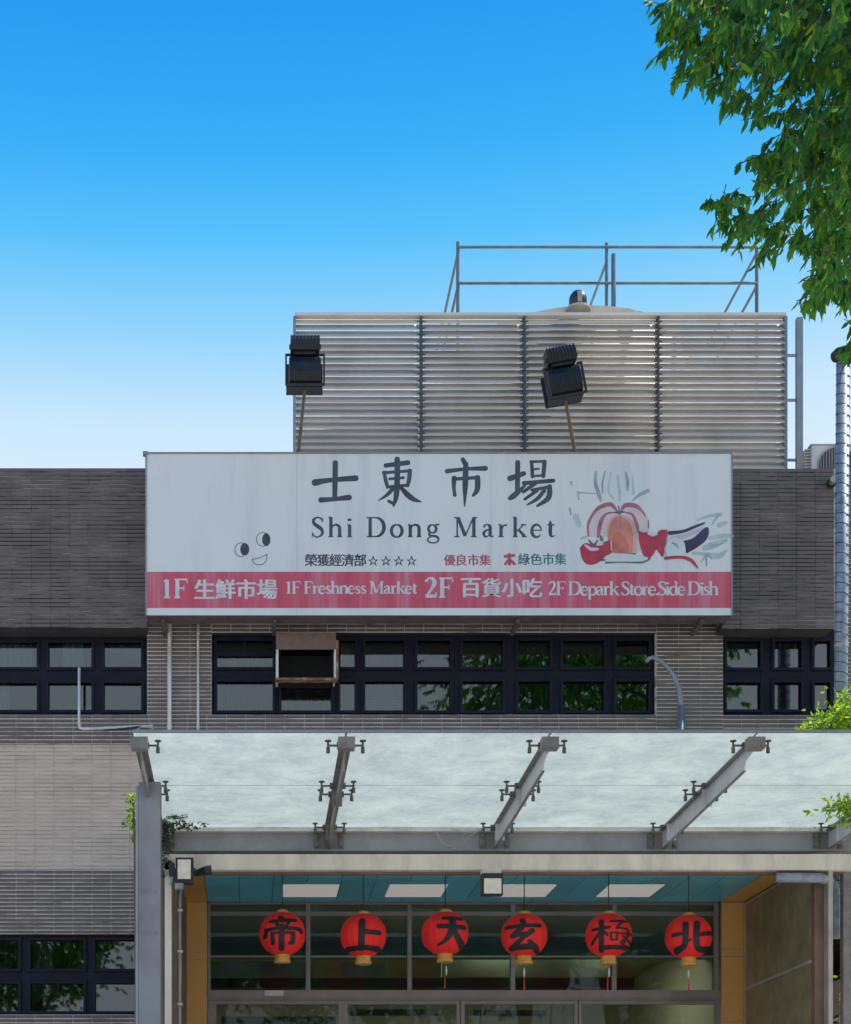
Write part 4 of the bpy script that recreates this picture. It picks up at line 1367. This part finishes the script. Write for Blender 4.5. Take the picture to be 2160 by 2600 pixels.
def floodlight(name, foot, head, tilt, label):
    t = thing(name, foot, label, 'floodlight', 'floodlights on poles above the sign')
    end = head + Vector((-.17 * math.sin(tilt), .06, -.17))
    part('pole', MB().path([foot, foot.lerp(end, .5), end], [.022, .02, .018], 8), M['rust_and_shade'], t)
    c, s = math.cos(tilt), math.sin(tilt)

    def tr_(mb):
        mb.v = [(head.x + p[0] * c + p[2] * s, head.y + p[1], head.z - p[0] * s + p[2] * c) for p in mb.v]
        return mb
    # curved housing, back towards the street
    hb = MB()
    prof_ = [(.16, -.165), (-.02, -.175), (-.10, -.15), (-.135, -.06), (-.13, .05), (-.10, .12), (-.03, .155), (.16, .16)]
    w_ = .185
    hb.prism([(-w_, y, z) for y, z in prof_], (0, 0, 0), (2 * w_, 0, 0))
    housing = part('housing', tr_(hb), M['black_metal'], t)
    fins = MB()
    for k in range(13):
        x = -w_ + .012 + k * (2 * w_ - .024) / 12
        fins.prism([(x - .003, y - .012 if y < .1 else y, z * 1.02) for y, z in prof_[1:-1]], (0, 0, 0), (.006, 0, 0))
    part('cooling_fin', tr_(fins), M['black_metal'], housing)
    bz = MB().box(-.215, .215, .16, .185, -.18, .175).box(-.2, .2, -.02, .16, -.185, -.165)
    part('front_bezel', tr_(bz), M['black_metal'], t)
    part('lens', tr_(MB().box(-.18, .18, .186, .192, -.15, .15)), M['lens'], t)
    yk = MB()
    yk.box(-.232, -.212, -.09, -.05, -.16, .155)
    yk.box(.212, .232, -.09, -.05, -.16, .155)
    yk.box(-.232, -.17, -.088, -.052, .156, .17)
    yk.box(.17, .232, -.088, -.052, .156, .17)
    yk.box(-.232, .232, -.088, -.052, -.19, -.176)
    part('yoke', tr_(yk), M['black_metal'], t)
    bl = MB()
    bl.prism([(-.17, y, z) for y, z in ((-.13, .20), (-.16, .30), (-.12, .365), (.06, .37), (.08, .19))], (0, 0, 0), (.34, 0, 0))
    for k in range(9):
        x = -.16 + k * .04
        bl.prism([(x - .003, y, z) for y, z in ((-.142, .21), (-.172, .30), (-.125, .378), (-.05, .378))], (0, 0, 0), (.006, 0, 0))
    bl.box(-.185, -.171, -.12, -.06, .23, .26)
    bl.box(.171, .185, -.12, -.06, .23, .26)
    bl.box(-.13, .13, -.09, .05, .165, .195)
    part('ballast_box', tr_(bl), M['black_metal'], t)


floodlight('floodlight', W(613, 928, 19.5), W(626, 763, 18.75), 0.0, 'black finned floodlight upright on its pole, at the bare white end of the sign')
floodlight('floodlight', W(1178, 928, 19.5), W(1155, 785, 18.75), -R(10.5), 'black finned floodlight tilted sideways on its pole, above the sign title characters')

# lamps at the entrance
t = thing('wall_lamp', W(375, 1800, 17.0), 'small black floodlight with pale lens at the corner beside the column', 'floodlight')
h = W(378, 1784, 17.0)
hb = MB()
hb.box(h.x - .09, h.x + .10, 17.0, 17.12, h.z - .14, h.z + .13)
hb.box(h.x - .16, h.x - .10, 17.0, 17.10, h.z - .06, h.z + .08)
part('housing', hb, M['black_metal'], t)
part('lens', MB().box(h.x - .066, h.x + .072, 16.985, 16.999, h.z - .10, h.z + .105), M['lens'], t)
part('arm', MB().tube((h.x - .20, 17.06, h.z - .02), (h.x - .05, 17.05, h.z - .02), .02, 8).tube((h.x - .05, 17.05, h.z - .2), (h.x - .05, 17.05, h.z - .13), .05, 10)
     .tube((h.x - .15, 17.06, h.z - .15), (h.x - .09, 17.06, h.z + .02), .018, 8), M['galv'], t)
cc = W(414, 1790, 17.15)
t2 = thing('security_camera', cc, 'black bullet camera under the stained beam, next to the corner lamp', 'security camera')
part('camera_body', MB().path([(cc.x + .11, 17.1, cc.z + .02), (cc.x + .06, 17.1, cc.z + .015), (cc.x - .06, 17.18, cc.z), (cc.x - .10, 17.2, cc.z)], [.05, .05, .035, .03], 10), M['black_metal'], t2)
part('mount', MB().tube((cc.x - .06, 17.18, cc.z), (cc.x - .08, 17.25, cc.z + .06), .015, 8), M['black_metal'], t2)
t = thing('hanging_lamp', W(1009, 1785, 17.1), 'square pale floodlight hung under the middle of the stained beam', 'floodlight')
h = W(1009, 1818, 17.1)
part('housing', MB().box(h.x - .112, h.x + .112, 17.1, 17.22, h.z - .09, h.z + .14), M['black_metal'], t)
part('lens', MB().box(h.x - .092, h.x + .092, 17.085, 17.099, h.z - .078, h.z + .082), M['lens'], t)
part('bracket', MB().box(h.x - .10, h.x + .10, 17.14, 17.3, h.z + .141, h.z + .20), M['beam_beige'], t)

cc = W(1706, 988, 19.62)
t = thing('dome_camera', cc, 'small pale camera bracketed high on the tiled parapet by the duct', 'security camera')
part('camera_body', MB().path([(cc.x - .05, 19.45, cc.z - .04), (cc.x, 19.6, cc.z), (cc.x + .01, 19.68, cc.z + .01)], [.035, .04, .03], 10), M['trim'], t)
part('mount', MB().box(cc.x - .02, cc.x + .06, 19.66, 19.74, cc.z - .02, cc.z + .06), M['black_metal'], t)

# ------------------------------------------------------------------ pipes
# spiral duct
YD = 19.1
dt = thing('spiral_duct', (X(1722, YD), YD, 5.0), 'silver spiral-seamed exhaust duct climbing past the roof with a dark cowl', 'duct')
top, botm = W(1728, 738, YD), W(1721, 1815, YD)
part('duct_pipe', MB().path([top, top.lerp(botm, .5), botm], .078, 24), M['spiral'], dt, True)
sp = MB()
L = (top - botm).length
turns = int(L / .118)
pts = []
for i in range(turns * 14):
    s_ = i / (turns * 14)
    a = i / 14 * 2 * math.pi
    p = top.lerp(botm, s_)
    pts.append((p.x + .079 * math.cos(a), p.y + .079 * math.sin(a), p.z))
sp.path(pts, .0065, 4)
part('duct_seam', sp, M['spiral_seam'], dt)
cw = MB().path([(top.x + .10, YD, top.z + .06), (top.x + .04, YD - .005, top.z + .075), (top.x - .06, YD - .01, top.z + .05), (top.x - .115, YD - .02, top.z + .02)], [.085, .095, .085, .062], 14)
part('cowl', cw, M['black_metal'], dt, True)
part('clamp_band', MB().lathe([(.084, -.02), (.084, .02)], top.lerp(botm, .545), 24), M['trim'], dt)
lowp = MB().path([W(1590, 1800, 17.35), W(1680, 1801, 17.35), W(1698, 1806, 17.45), W(1708, 1818, 17.6), W(1711, 1840, 17.6), W(1711, 1925, 17.6)], [.055, .055, .058, .06, .06, .06], 16)
part('duct_bend', lowp, M['spiral'], dt, True)

Y_ = 19.93
for dx_, r_, lab in ((348.5, .027, 'thicker white drainpipe running down the tiled pier under the sign'), (407, .015, 'thinner white drainpipe running down the tiled pier under the sign')):
    t = thing('drain_pipe', W(dx_, 1520, Y_), lab, 'pipe', 'white drainpipes under the sign')
    part('pipe', MB().tube(W(dx_, 1258, Y_), W(dx_, 1640, Y_), r_, 12), M['white_paint'], t, True)
    bnd = MB()
    for dy_ in (1300, 1400, 1490):
        p = W(dx_, dy_, Y_)
        bnd.lathe([(r_ + .005, -.012), (r_ + .005, .012)], p, 12)
        bnd.box(p.x - .01, p.x + .01, p.y + r_, 20.0, p.z - .01, p.z + .01)
    part('pipe_clip', bnd, M['white_paint'], t)
t = thing('vent_pipe', W(163, 1495, 19.8), 'white L-shaped pipe standing in front of the strip window', 'pipe')
part('pipe', MB().path([W(163, 1370, 19.8), W(163, 1486, 19.8), W(164.5, 1493, 19.8), W(172, 1495, 19.8), W(312, 1489, 19.8)], .017, 10), M['white_paint'], t, True)
part('pipe_clip', MB().box(X(160, 19.8), X(166, 19.8), 19.8, 19.99, Z(1484, 19.8), Z(1480, 19.8)).box(X(310, 19.8), X(314, 19.8), 19.8, 19.99, Z(1491, 19.8), Z(1486, 19.8)), M['white_paint'], t)
t = thing('rain_pipe', (X(368, 17.62), 17.62, 0), 'grey rain pipe against the brown side wall beside the ochre panel', 'pipe')
part('pipe', MB().path([W(372, 1822, 17.62), W(368, 1840, 17.62), W(368, 1960, 17.62), W(368, 2790, 17.62)], [.022, .028, .028, .028], 10), M['galv'], t, True)
pc_ = MB()
for dy_ in (1868, 1952, 2060):
    p = W(368, dy_, 17.62)
    pc_.box(p.x - .04, p.x + .04, p.y - .032, p.y + .03, p.z - .012, p.z + .012)
part('pipe_clip', pc_, M['white_paint'], t)
t = thing('cable_bundle', W(250, 1490, 19.9), 'grey cables sagging along the tiles to the canopy corner', 'cable')
part('cable', MB().path([W(305, 1487, 19.9), W(270, 1495, 19.7), W(215, 1498, 19.85), W(290, 1490, 19.2), W(276, 1502, 15.5)], .008, 6), M['cord'], t)
t = thing('gooseneck_pipe', W(1396, 1520, 19.55), 'tall pale grey gooseneck pipe bending over in front of the tiled pier', 'pipe')
gp = [W(1396, 1640, 19.55), W(1396, 1500, 19.55), W(1395, 1440, 19.55), W(1391, 1412, 19.55), W(1382, 1388, 19.55), W(1366, 1367, 19.55), W(1350, 1354, 19.5), W(1338, 1348, 19.5), W(1329, 1351, 19.5), W(1324, 1358, 19.5)]
part('pipe', MB().path(gp, [.034, .034, .033, .031, .028, .025, .024, .024, .025, .025], 12), M['galv'], t, True)
part('sleeve', MB().tube(W(1397, 1640, 19.55), W(1396, 1448, 19.55), .043, 14), M['galv'], t, True)

# exhaust hood in the window
vh = thing('exhaust_hood', W(628, 1390, 19.85), 'rust-stained kitchen exhaust hood sticking out of the long strip window', 'exhaust hood')
YH = 19.72
hx0, hx1 = X(567, YH), X(690, YH)
zt2, zm, zb = Z(1297, YH), Z(1332, YH), Z(1390, YH)
hm = MB()
hm.box(hx0, hx1, YH, YH + .012, zm, zt2)
hm.box(hx0, hx1, YH + .0125, 20.2, zt2 - .012, zt2 - .001)
part('hood_panel', hm, M['rust'], vh)
hm = MB()
hm.box(hx0, hx0 + .03, YH + .002, 20.2, zb, zm - .001)
hm.box(hx1 - .022, hx1, YH + .002, 20.2, zb, zm - .001)
part('hood_flange', hm, M['white_paint'], vh)
hm = MB()
hm.box(hx0 - .01, hx1 + .02, YH - .004, YH + .10, zb - .03, zb - .001)
hm.box(hx1 + .001, hx1 + .03, YH - .003, YH + .10, zb, zt2 - .1)
part('rusty_rim', hm, M['rust_edge'], vh)
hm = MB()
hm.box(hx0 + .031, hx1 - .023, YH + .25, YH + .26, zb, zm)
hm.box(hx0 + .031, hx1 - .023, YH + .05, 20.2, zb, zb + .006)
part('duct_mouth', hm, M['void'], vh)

# ------------------------------------------------------------------ foliage


def leaves_mesh(name, base, dirs, length, width, m, fold=.25):
    """one folded, pointed leaf per row"""
    n = len(base)
    d = dirs / np.linalg.norm(dirs, axis=1, keepdims=True)
    rv = rng.normal(size=(n, 3))
    s = np.cross(d, rv)
    s /= np.linalg.norm(s, axis=1, keepdims=True)
    nn = np.cross(d, s)
    L, Wd = length[:, None], width[:, None]
    bend = nn * L * rng.uniform(-.12, .12, (n, 1))
    v = np.empty((n, 6, 3))
    v[:, 0] = base
    v[:, 1] = base + d * L * .32 + s * Wd * .5 + nn * Wd * fold
    v[:, 2] = base + d * L * .68 + s * Wd * .38 + nn * Wd * fold + bend * .6
    v[:, 3] = base + d * L + bend
    v[:, 4] = base + d * L * .68 - s * Wd * .38 + nn * Wd * fold + bend * .6
    v[:, 5] = base + d * L * .32 - s * Wd * .5 + nn * Wd * fold
    me = bpy.data.meshes.new(name)
    # two quads sharing the midrib
    quads = np.array([[0, 1, 2, 3], [0, 3, 4, 5]])
    f = (np.arange(n)[:, None, None] * 6 + quads[None]).reshape(-1)
    me.vertices.add(n * 6)
    me.vertices.foreach_set('co', v.reshape(-1))
    me.loops.add(n * 8)
    me.loops.foreach_set('vertex_index', f.astype(np.int32))
    me.polygons.add(n * 2)
    me.polygons.foreach_set('loop_start', np.arange(0, n * 8, 4, dtype=np.int32))
    me.materials.append(m)
    me.update(calc_edges=True)
    me.validate()
    return me


def inpoly(x, y, poly):
    c = False
    j = len(poly) - 1
    for i in range(len(poly)):
        if (poly[i][1] > y) != (poly[j][1] > y) and x < (poly[j][0] - poly[i][0]) * (y - poly[i][1]) / (poly[j][1] - poly[i][1]) + poly[i][0]:
            c = not c
        j = i
    return c


# street tree: a spreading crown whose drooping outer sprays reach over the view
TC = np.array([6.3, 9.9, 10.4])
TRAD = np.array([2.9, 2.5, 3.5])
lumps = [TC + TRAD * np.array([math.cos(a_) * math.sqrt(1 - h_ * h_), math.sin(a_) * math.sqrt(1 - h_ * h_), h_]) * rng.uniform(.5, .95) for a_, h_ in ((k_ * 2.39996, 1 - 2 * (k_ + .5) / 44) for k_ in range(44))]
tree = thing('street_tree', (7.0, 10.2, 0), 'leafy street tree with drooping pointed leaves reaching in beside the roof', 'tree')
edge = [(1372, -40), (1378, 30), (1400, 95), (1420, 160), (1448, 170), (1490, 175), (1512, 220), (1550, 200), (1585, 215), (1570, 262), (1600, 290), (1572, 345), (1562, 375), (1530, 420), (1500, 440),
        (1520, 470), (1545, 500), (1570, 490), (1590, 505), (1640, 520), (1670, 540), (1690, 580), (1672, 625), (1700, 625), (1745, 620), (1800, 640), (1900, 600), (2400, 600), (2400, -900), (1372, -900)]
holes = [(1450, 60, 20, 34), (1585, 62, 24, 16), (1690, 105, 26, 20), (1672, 195, 14, 40), (1540, 150, 10, 40), (1612, 170, 12, 30), (1640, 410, 9, 18), (1600, 395, 9, 16), (1500, 118, 9, 26), (1470, 150, 10, 20), (1660, 460, 12, 20)]
sp_c, sp_d = [], []
tries = n_in = n_out = 0
clus = None
while (n_in < 1130 or n_out < 5500) and tries < 300000:
    tries += 1
    if tries % 2:
        # the side of the crown that reaches into view: hanging clusters of sprays
        if n_in >= 1130:
            continue
        if n_in % 11 == 0 or clus is None:
            while True:
                cy_ = rng.normal(9.9, .75)
                dx_, dy_ = rng.uniform(1345, 1830), rng.uniform(-90, 670)
                depth_in = min(1, max(0, (dx_ - 1372 - max(0, dy_ - 150) * .42) / 230))
                if inpoly(dx_, dy_ + 10, edge) and rng.random() < .14 + depth_in:
                    break
            clus = np.array(W(dx_, dy_, cy_))
        p = clus + rng.normal(size=3) * np.array([.13, .16, .12])
        dx_, dy_ = 515 + p[0] / p[1] * U, 2460 - (p[2] - EYE) / p[1] * U
        if not inpoly(dx_, dy_ + 14, edge):
            if rng.random() < .3:
                clus = None
            continue
        if any(((dx_ - hx) / hw2) ** 2 + ((dy_ + 12 - hy) / hh2) ** 2 < 1 for hx, hy, hw2, hh2 in holes):
            continue
        u = p - TC
        u /= np.linalg.norm(u)
        n_in += 1
    else:
        p = lumps[rng.integers(len(lumps))] + rng.normal(size=3) * np.array([.52, .5, .42])
        u = (p - TC) / np.linalg.norm(p - TC)
        dx_, dy_ = 515 + p[0] / p[1] * U, 2460 - (p[2] - EYE) / p[1] * U
        if n_out >= 5500 or p[2] < 6.4 or (dx_ < 1800 and dy_ > -80):
            continue
        n_out += 1
    sp_c.append(p)
    sp_d.append(u)
for sx_, sy_, k_ in ((1368, 30, 5), (1392, 15, 6), (1405, 85, 8), (1432, 140, 8), (1428, 60, 7), (1470, 30, 9), (1470, 110, 8), (1500, 165, 7), (1520, 225, 6), (1575, 330, 8), (1490, 425, 7), (1520, 440, 8), (1550, 470, 8), (1600, 485, 6), (1690, 600, 8), (1720, 590, 8)):
    for _ in range(k_):
        p = np.array(W(sx_ + rng.normal() * 13, sy_ - 14 + rng.normal() * 13, 9.8 + rng.normal() * .2))
        sp_c.append(p)
        sp_d.append(np.array([-.8, 0, -.6]))
for _ in range(12):
    p = np.array(W(1766 + rng.normal() * 9, 692 + rng.normal() * 9, 10.3 + rng.normal() * .1))
    sp_c.append(p)
    sp_d.append(np.array([-.8, 0, -.6]))
sp_c, sp_d = np.array(sp_c), np.array(sp_d)
base, dirs = [], []
tw = MB()
for c, u in zip(sp_c, sp_d):
    n = rng.integers(7, 12)
    td = np.array([u[0] * .5 + rng.normal() * .35, u[1] * .4 + rng.normal() * .3, -.45 + rng.normal() * .35])
    td /= np.linalg.norm(td)
    ln = rng.uniform(.09, .19)
    for k in range(n):
        q = c + td * ln * (k / n)
        base.append(q)
        dirs.append(np.array([td[0] * .4 + rng.normal() * .36, td[1] * .4 + rng.normal() * .36, -.9 + rng.normal() * .28]))
    if c[0] < 4.6:
        tw.tube(Vector(c - td * .05), Vector(c + td * ln), .003, 4)
base, dirs = np.array(base), np.array(dirs)
n = len(base)
px_ = 515 + base[:, 0] / base[:, 1] * U
big = np.where(px_ > 1900, 1.45, 1.0)
link('crown', leaves_mesh('crown', base, dirs, rng.uniform(.06, .108, n) * big, rng.uniform(.024, .040, n) * big, M['leaf']), tree)
tag(part('twig', tw, M['bark'], tree), kind='stuff')
part('trunk', MB().path([(7.0, 10.2, 0), (6.95, 10.15, 2.5), (6.8, 10.1, 5), (6.6, 10.0, 7.5), (6.45, 9.9, 10)], [.24, .19, .16, .12, .07], 14), M['bark'], tree, True)
brm = MB()
for (p1, p2, p3) in (((5.6, 9.8, 8.9), (4.4, 9.7, 9.5), (3.0, 9.8, 9.4)), ((5.7, 10.3, 8.0), (4.6, 10.2, 8.3), (3.5, 10.0, 7.9)), ((7.6, 9.6, 9.0), (8.2, 9.4, 10), (8.6, 9.3, 11)), ((6.2, 9.2, 9.5), (5.8, 8.7, 10.6), (5.6, 8.5, 11.8)),
                     ((6.2, 10.8, 9.5), (6.0, 11.3, 10.4), (5.6, 11.6, 11.2)), ((5.6, 9.6, 10.2), (4.6, 9.4, 10.9), (3.8, 9.3, 11.2))):
    brm.path([(6.68, 10.02, 6.9), p1, p2, p3], [.09, .055, .03, .008], 8)
part('branch', brm, M['bark'], tree, True)


# street trees on the far pavement behind the viewpoint: they are what the lower panes reflect
for k, (x_, y_, rz_, sc_, lab) in enumerate(((-7.0, -13.0, 0.6, 1.08, 'broad street tree across the road, reflected in the low strip window'), (-1.5, -14.5, 2.1, 1.15, 'taller street tree across the road, opposite the grey column'),
                                             (4.0, -13.2, 3.9, 1.02, 'smaller street tree across the road, opposite the entrance doors'), (9.5, -14.2, 5.0, 1.1, 'street tree across the road, opposite the sixth lantern'),
                                             (15.2, -13.6, 1.2, 1.06, 'street tree across the road, farthest along from the grey column'))):
    c_ = tree.copy()
    COL.objects.link(c_)
    c_.location = (x_, y_, 0)
    c_.rotation_euler = (0, 0, rz_)
    c_.scale = (sc_ * 1.2, sc_ * 1.2, sc_)
    c_['label'] = lab
    c_['group'] = 'street trees across the road'
    for ch in list(tree.children):
        d_ = ch.copy()
        COL.objects.link(d_)
        d_.parent = c_
        d_.matrix_parent_inverse = ch.matrix_parent_inverse.copy()


def plant(name, loc, label, cat, cents, sig, per, L, Wd, m, stems, down=-.2):
    t = thing(name, loc, label, cat)
    base, dirs = [], []
    for (c, s_, n_) in zip(cents, sig, per):
        b_ = np.array(c) + rng.normal(size=(n_, 3)) * np.array(s_)
        base.append(b_)
        d_ = rng.normal(size=(n_, 3)) * .7 + (b_ - np.array(c)) / np.array(s_) * .35
        d_[:, 2] += down
        dirs.append(d_)
    base, dirs = np.concatenate(base), np.concatenate(dirs)
    n_ = len(base)
    link('foliage', leaves_mesh('foliage', base, dirs, rng.uniform(L * .7, L * 1.2, n_), rng.uniform(Wd * .8, Wd * 1.2, n_), m), t)
    st = MB()
    for s_ in stems:
        st.path(s_, np.linspace(.03, .008, len(s_)).tolist() if len(s_) > 2 else [.012, .006], 6)
    part('stem', st, M['bark'], t, True)


# tall shrub beside the entrance, reaching above the canopy
plant('tall_shrub', (6.95, 18.5, 0), 'sunlit yellow-green shrub rising past the canopy edge by the spiral duct', 'shrub',
      [(6.78, 18.5, 7.10), (6.55, 18.45, 7.03), (6.95, 18.5, 7.28), (6.8, 18.6, 6.35), (6.55, 18.6, 6.2), (6.98, 18.5, 5.65), (6.9, 18.3, 5.6), (7.1, 18.4, 4.85), (7.2, 18.5, 4.0), (7.3, 18.5, 6.4), (7.4, 18.5, 7.2), (6.12, 16.42, 5.625), (6.3, 16.5, 5.58)],
      [(.13, .2, .07), (.10, .16, .045), (.10, .2, .12), (.20, .25, .14), (.14, .2, .09), (.09, .2, .10), (.06, .16, .08), (.08, .2, .15), (.2, .25, .4), (.25, .25, .4), (.2, .25, .3), (.13, .12, .035), (.12, .10, .05)],
      [430, 200, 330, 620, 260, 260, 130, 200, 300, 500, 400, 190, 120], .075, .034, M['leaf_bush'],
      [[(6.95, 18.5, 0), (7.05, 18.5, 2.5), (7.1, 18.5, 4.5), (6.95, 18.5, 6.0), (6.85, 18.5, 7.1)], [(7.05, 18.5, 2.5), (7.25, 18.45, 4.2), (7.3, 18.5, 6.6)], [(7.1, 18.5, 4.5), (6.98, 17.9, 5.2), (6.7, 17.2, 5.5), (6.3, 16.6, 5.6), (6.0, 16.4, 5.64)]])
plant('climbing_plant', (-1.28, 16.6, 0), 'small bright yellow-green climber peeping out behind the grey column', 'plant',
      [W(270, 1636, 16.5), W(273, 1665, 16.5), W(269, 1685, 16.5), W(275, 1715, 16.5)], [(.035, .05, .03), (.02, .05, .06), (.035, .05, .03), (.02, .05, .02)], [34, 36, 34, 12], .05, .026, M['leaf_bush'],
      [[W(283, 2770, 16.5), W(282, 2000, 16.5), W(279, 1760, 16.5), W(275, 1660, 16.5), W(272, 1632, 16.5)]])
plant('withered_creeper', W(340, 1790, 17.35), 'withered grey creeper tangled in the corner between column and rear beam', 'plant',
      [W(338, 1700, 17.35), W(342, 1730, 17.35), W(338, 1760, 17.3), W(360, 1692, 17.4), W(388, 1692, 17.4)], [(.04, .06, .12), (.03, .06, .12), (.03, .06, .12), (.10, .05, .02), (.10, .05, .012)], [150, 140, 140, 60, 46], .05, .024, M['leaf_dead'],
      [[W(336, 1800, 17.35), W(344, 1740, 17.35), W(337, 1690, 17.35), W(350, 1672, 17.35)], [W(344, 1740, 17.35), W(338, 1720, 17.3), W(346, 1690, 17.35)]])
t = thing('leaf_litter', W(360, 1678, 17.3), 'clump of fallen dark leaves lying on the canopy glass near the column', 'leaves')
cb_ = np.concatenate([np.array(W(362, 1676, 17.2)) + rng.normal(size=(90, 3)) * np.array([.06, .05, .012]) + np.array([0, 0, .03])])
cb_[:, 2] = np.array([gz(y) for y in cb_[:, 1]]) + .016 + np.abs(rng.normal(size=90)) * .01
link('leaf', leaves_mesh('leaf', cb_, rng.normal(size=(90, 3)) * np.array([1, 1, .12]), rng.uniform(.04, .08, 90), rng.uniform(.02, .035, 90), M['leaf_dead']), t)
t = thing('dry_vine', W(930, 1705, 17.55), 'dry pale vine looped over the rear canopy beam', 'vine')
dv = MB()
dv.path([W(893, 1706, 17.55), W(900, 1722, 17.55), W(915, 1735, 17.55), W(935, 1739, 17.55), W(950, 1731, 17.55), W(962, 1716, 17.55), W(985, 1702, 17.55)], .006, 5)
dv.path([W(925, 1699, 17.55), W(945, 1706, 17.55), W(972, 1708, 17.55), W(992, 1697, 17.55)], .006, 5)
dv.path([W(952, 1726, 17.55), W(947, 1715, 17.55), W(958, 1706, 17.55)], .005, 5)
part('vine_stem', dv, M['twig_dry'], t)

# ------------------------------------------------------------------ small unit at the lower right
t = thing('wall_unit', W(1735, 2060, 19.6), 'pale ribbed air-conditioner casing beside the entrance corner post', 'air conditioner')
part('casing', MB().wbox(1722, 1800, 2008, 2080, 19.5, .35), M['ac'], t)
rb_ = MB()
for k in range(7):
    rb_.wbox(1724, 1798, 2016 + 9 * k, 2019 + 9 * k, 19.488, .011)
part('rib', rb_, M['trim'], t)
part('support_bracket', MB().wbox(1720, 1802, 2082, 2087, 19.5, .45).wbox(1720, 1726, 2087, 2120, 19.8, .05), M['galv'], t)
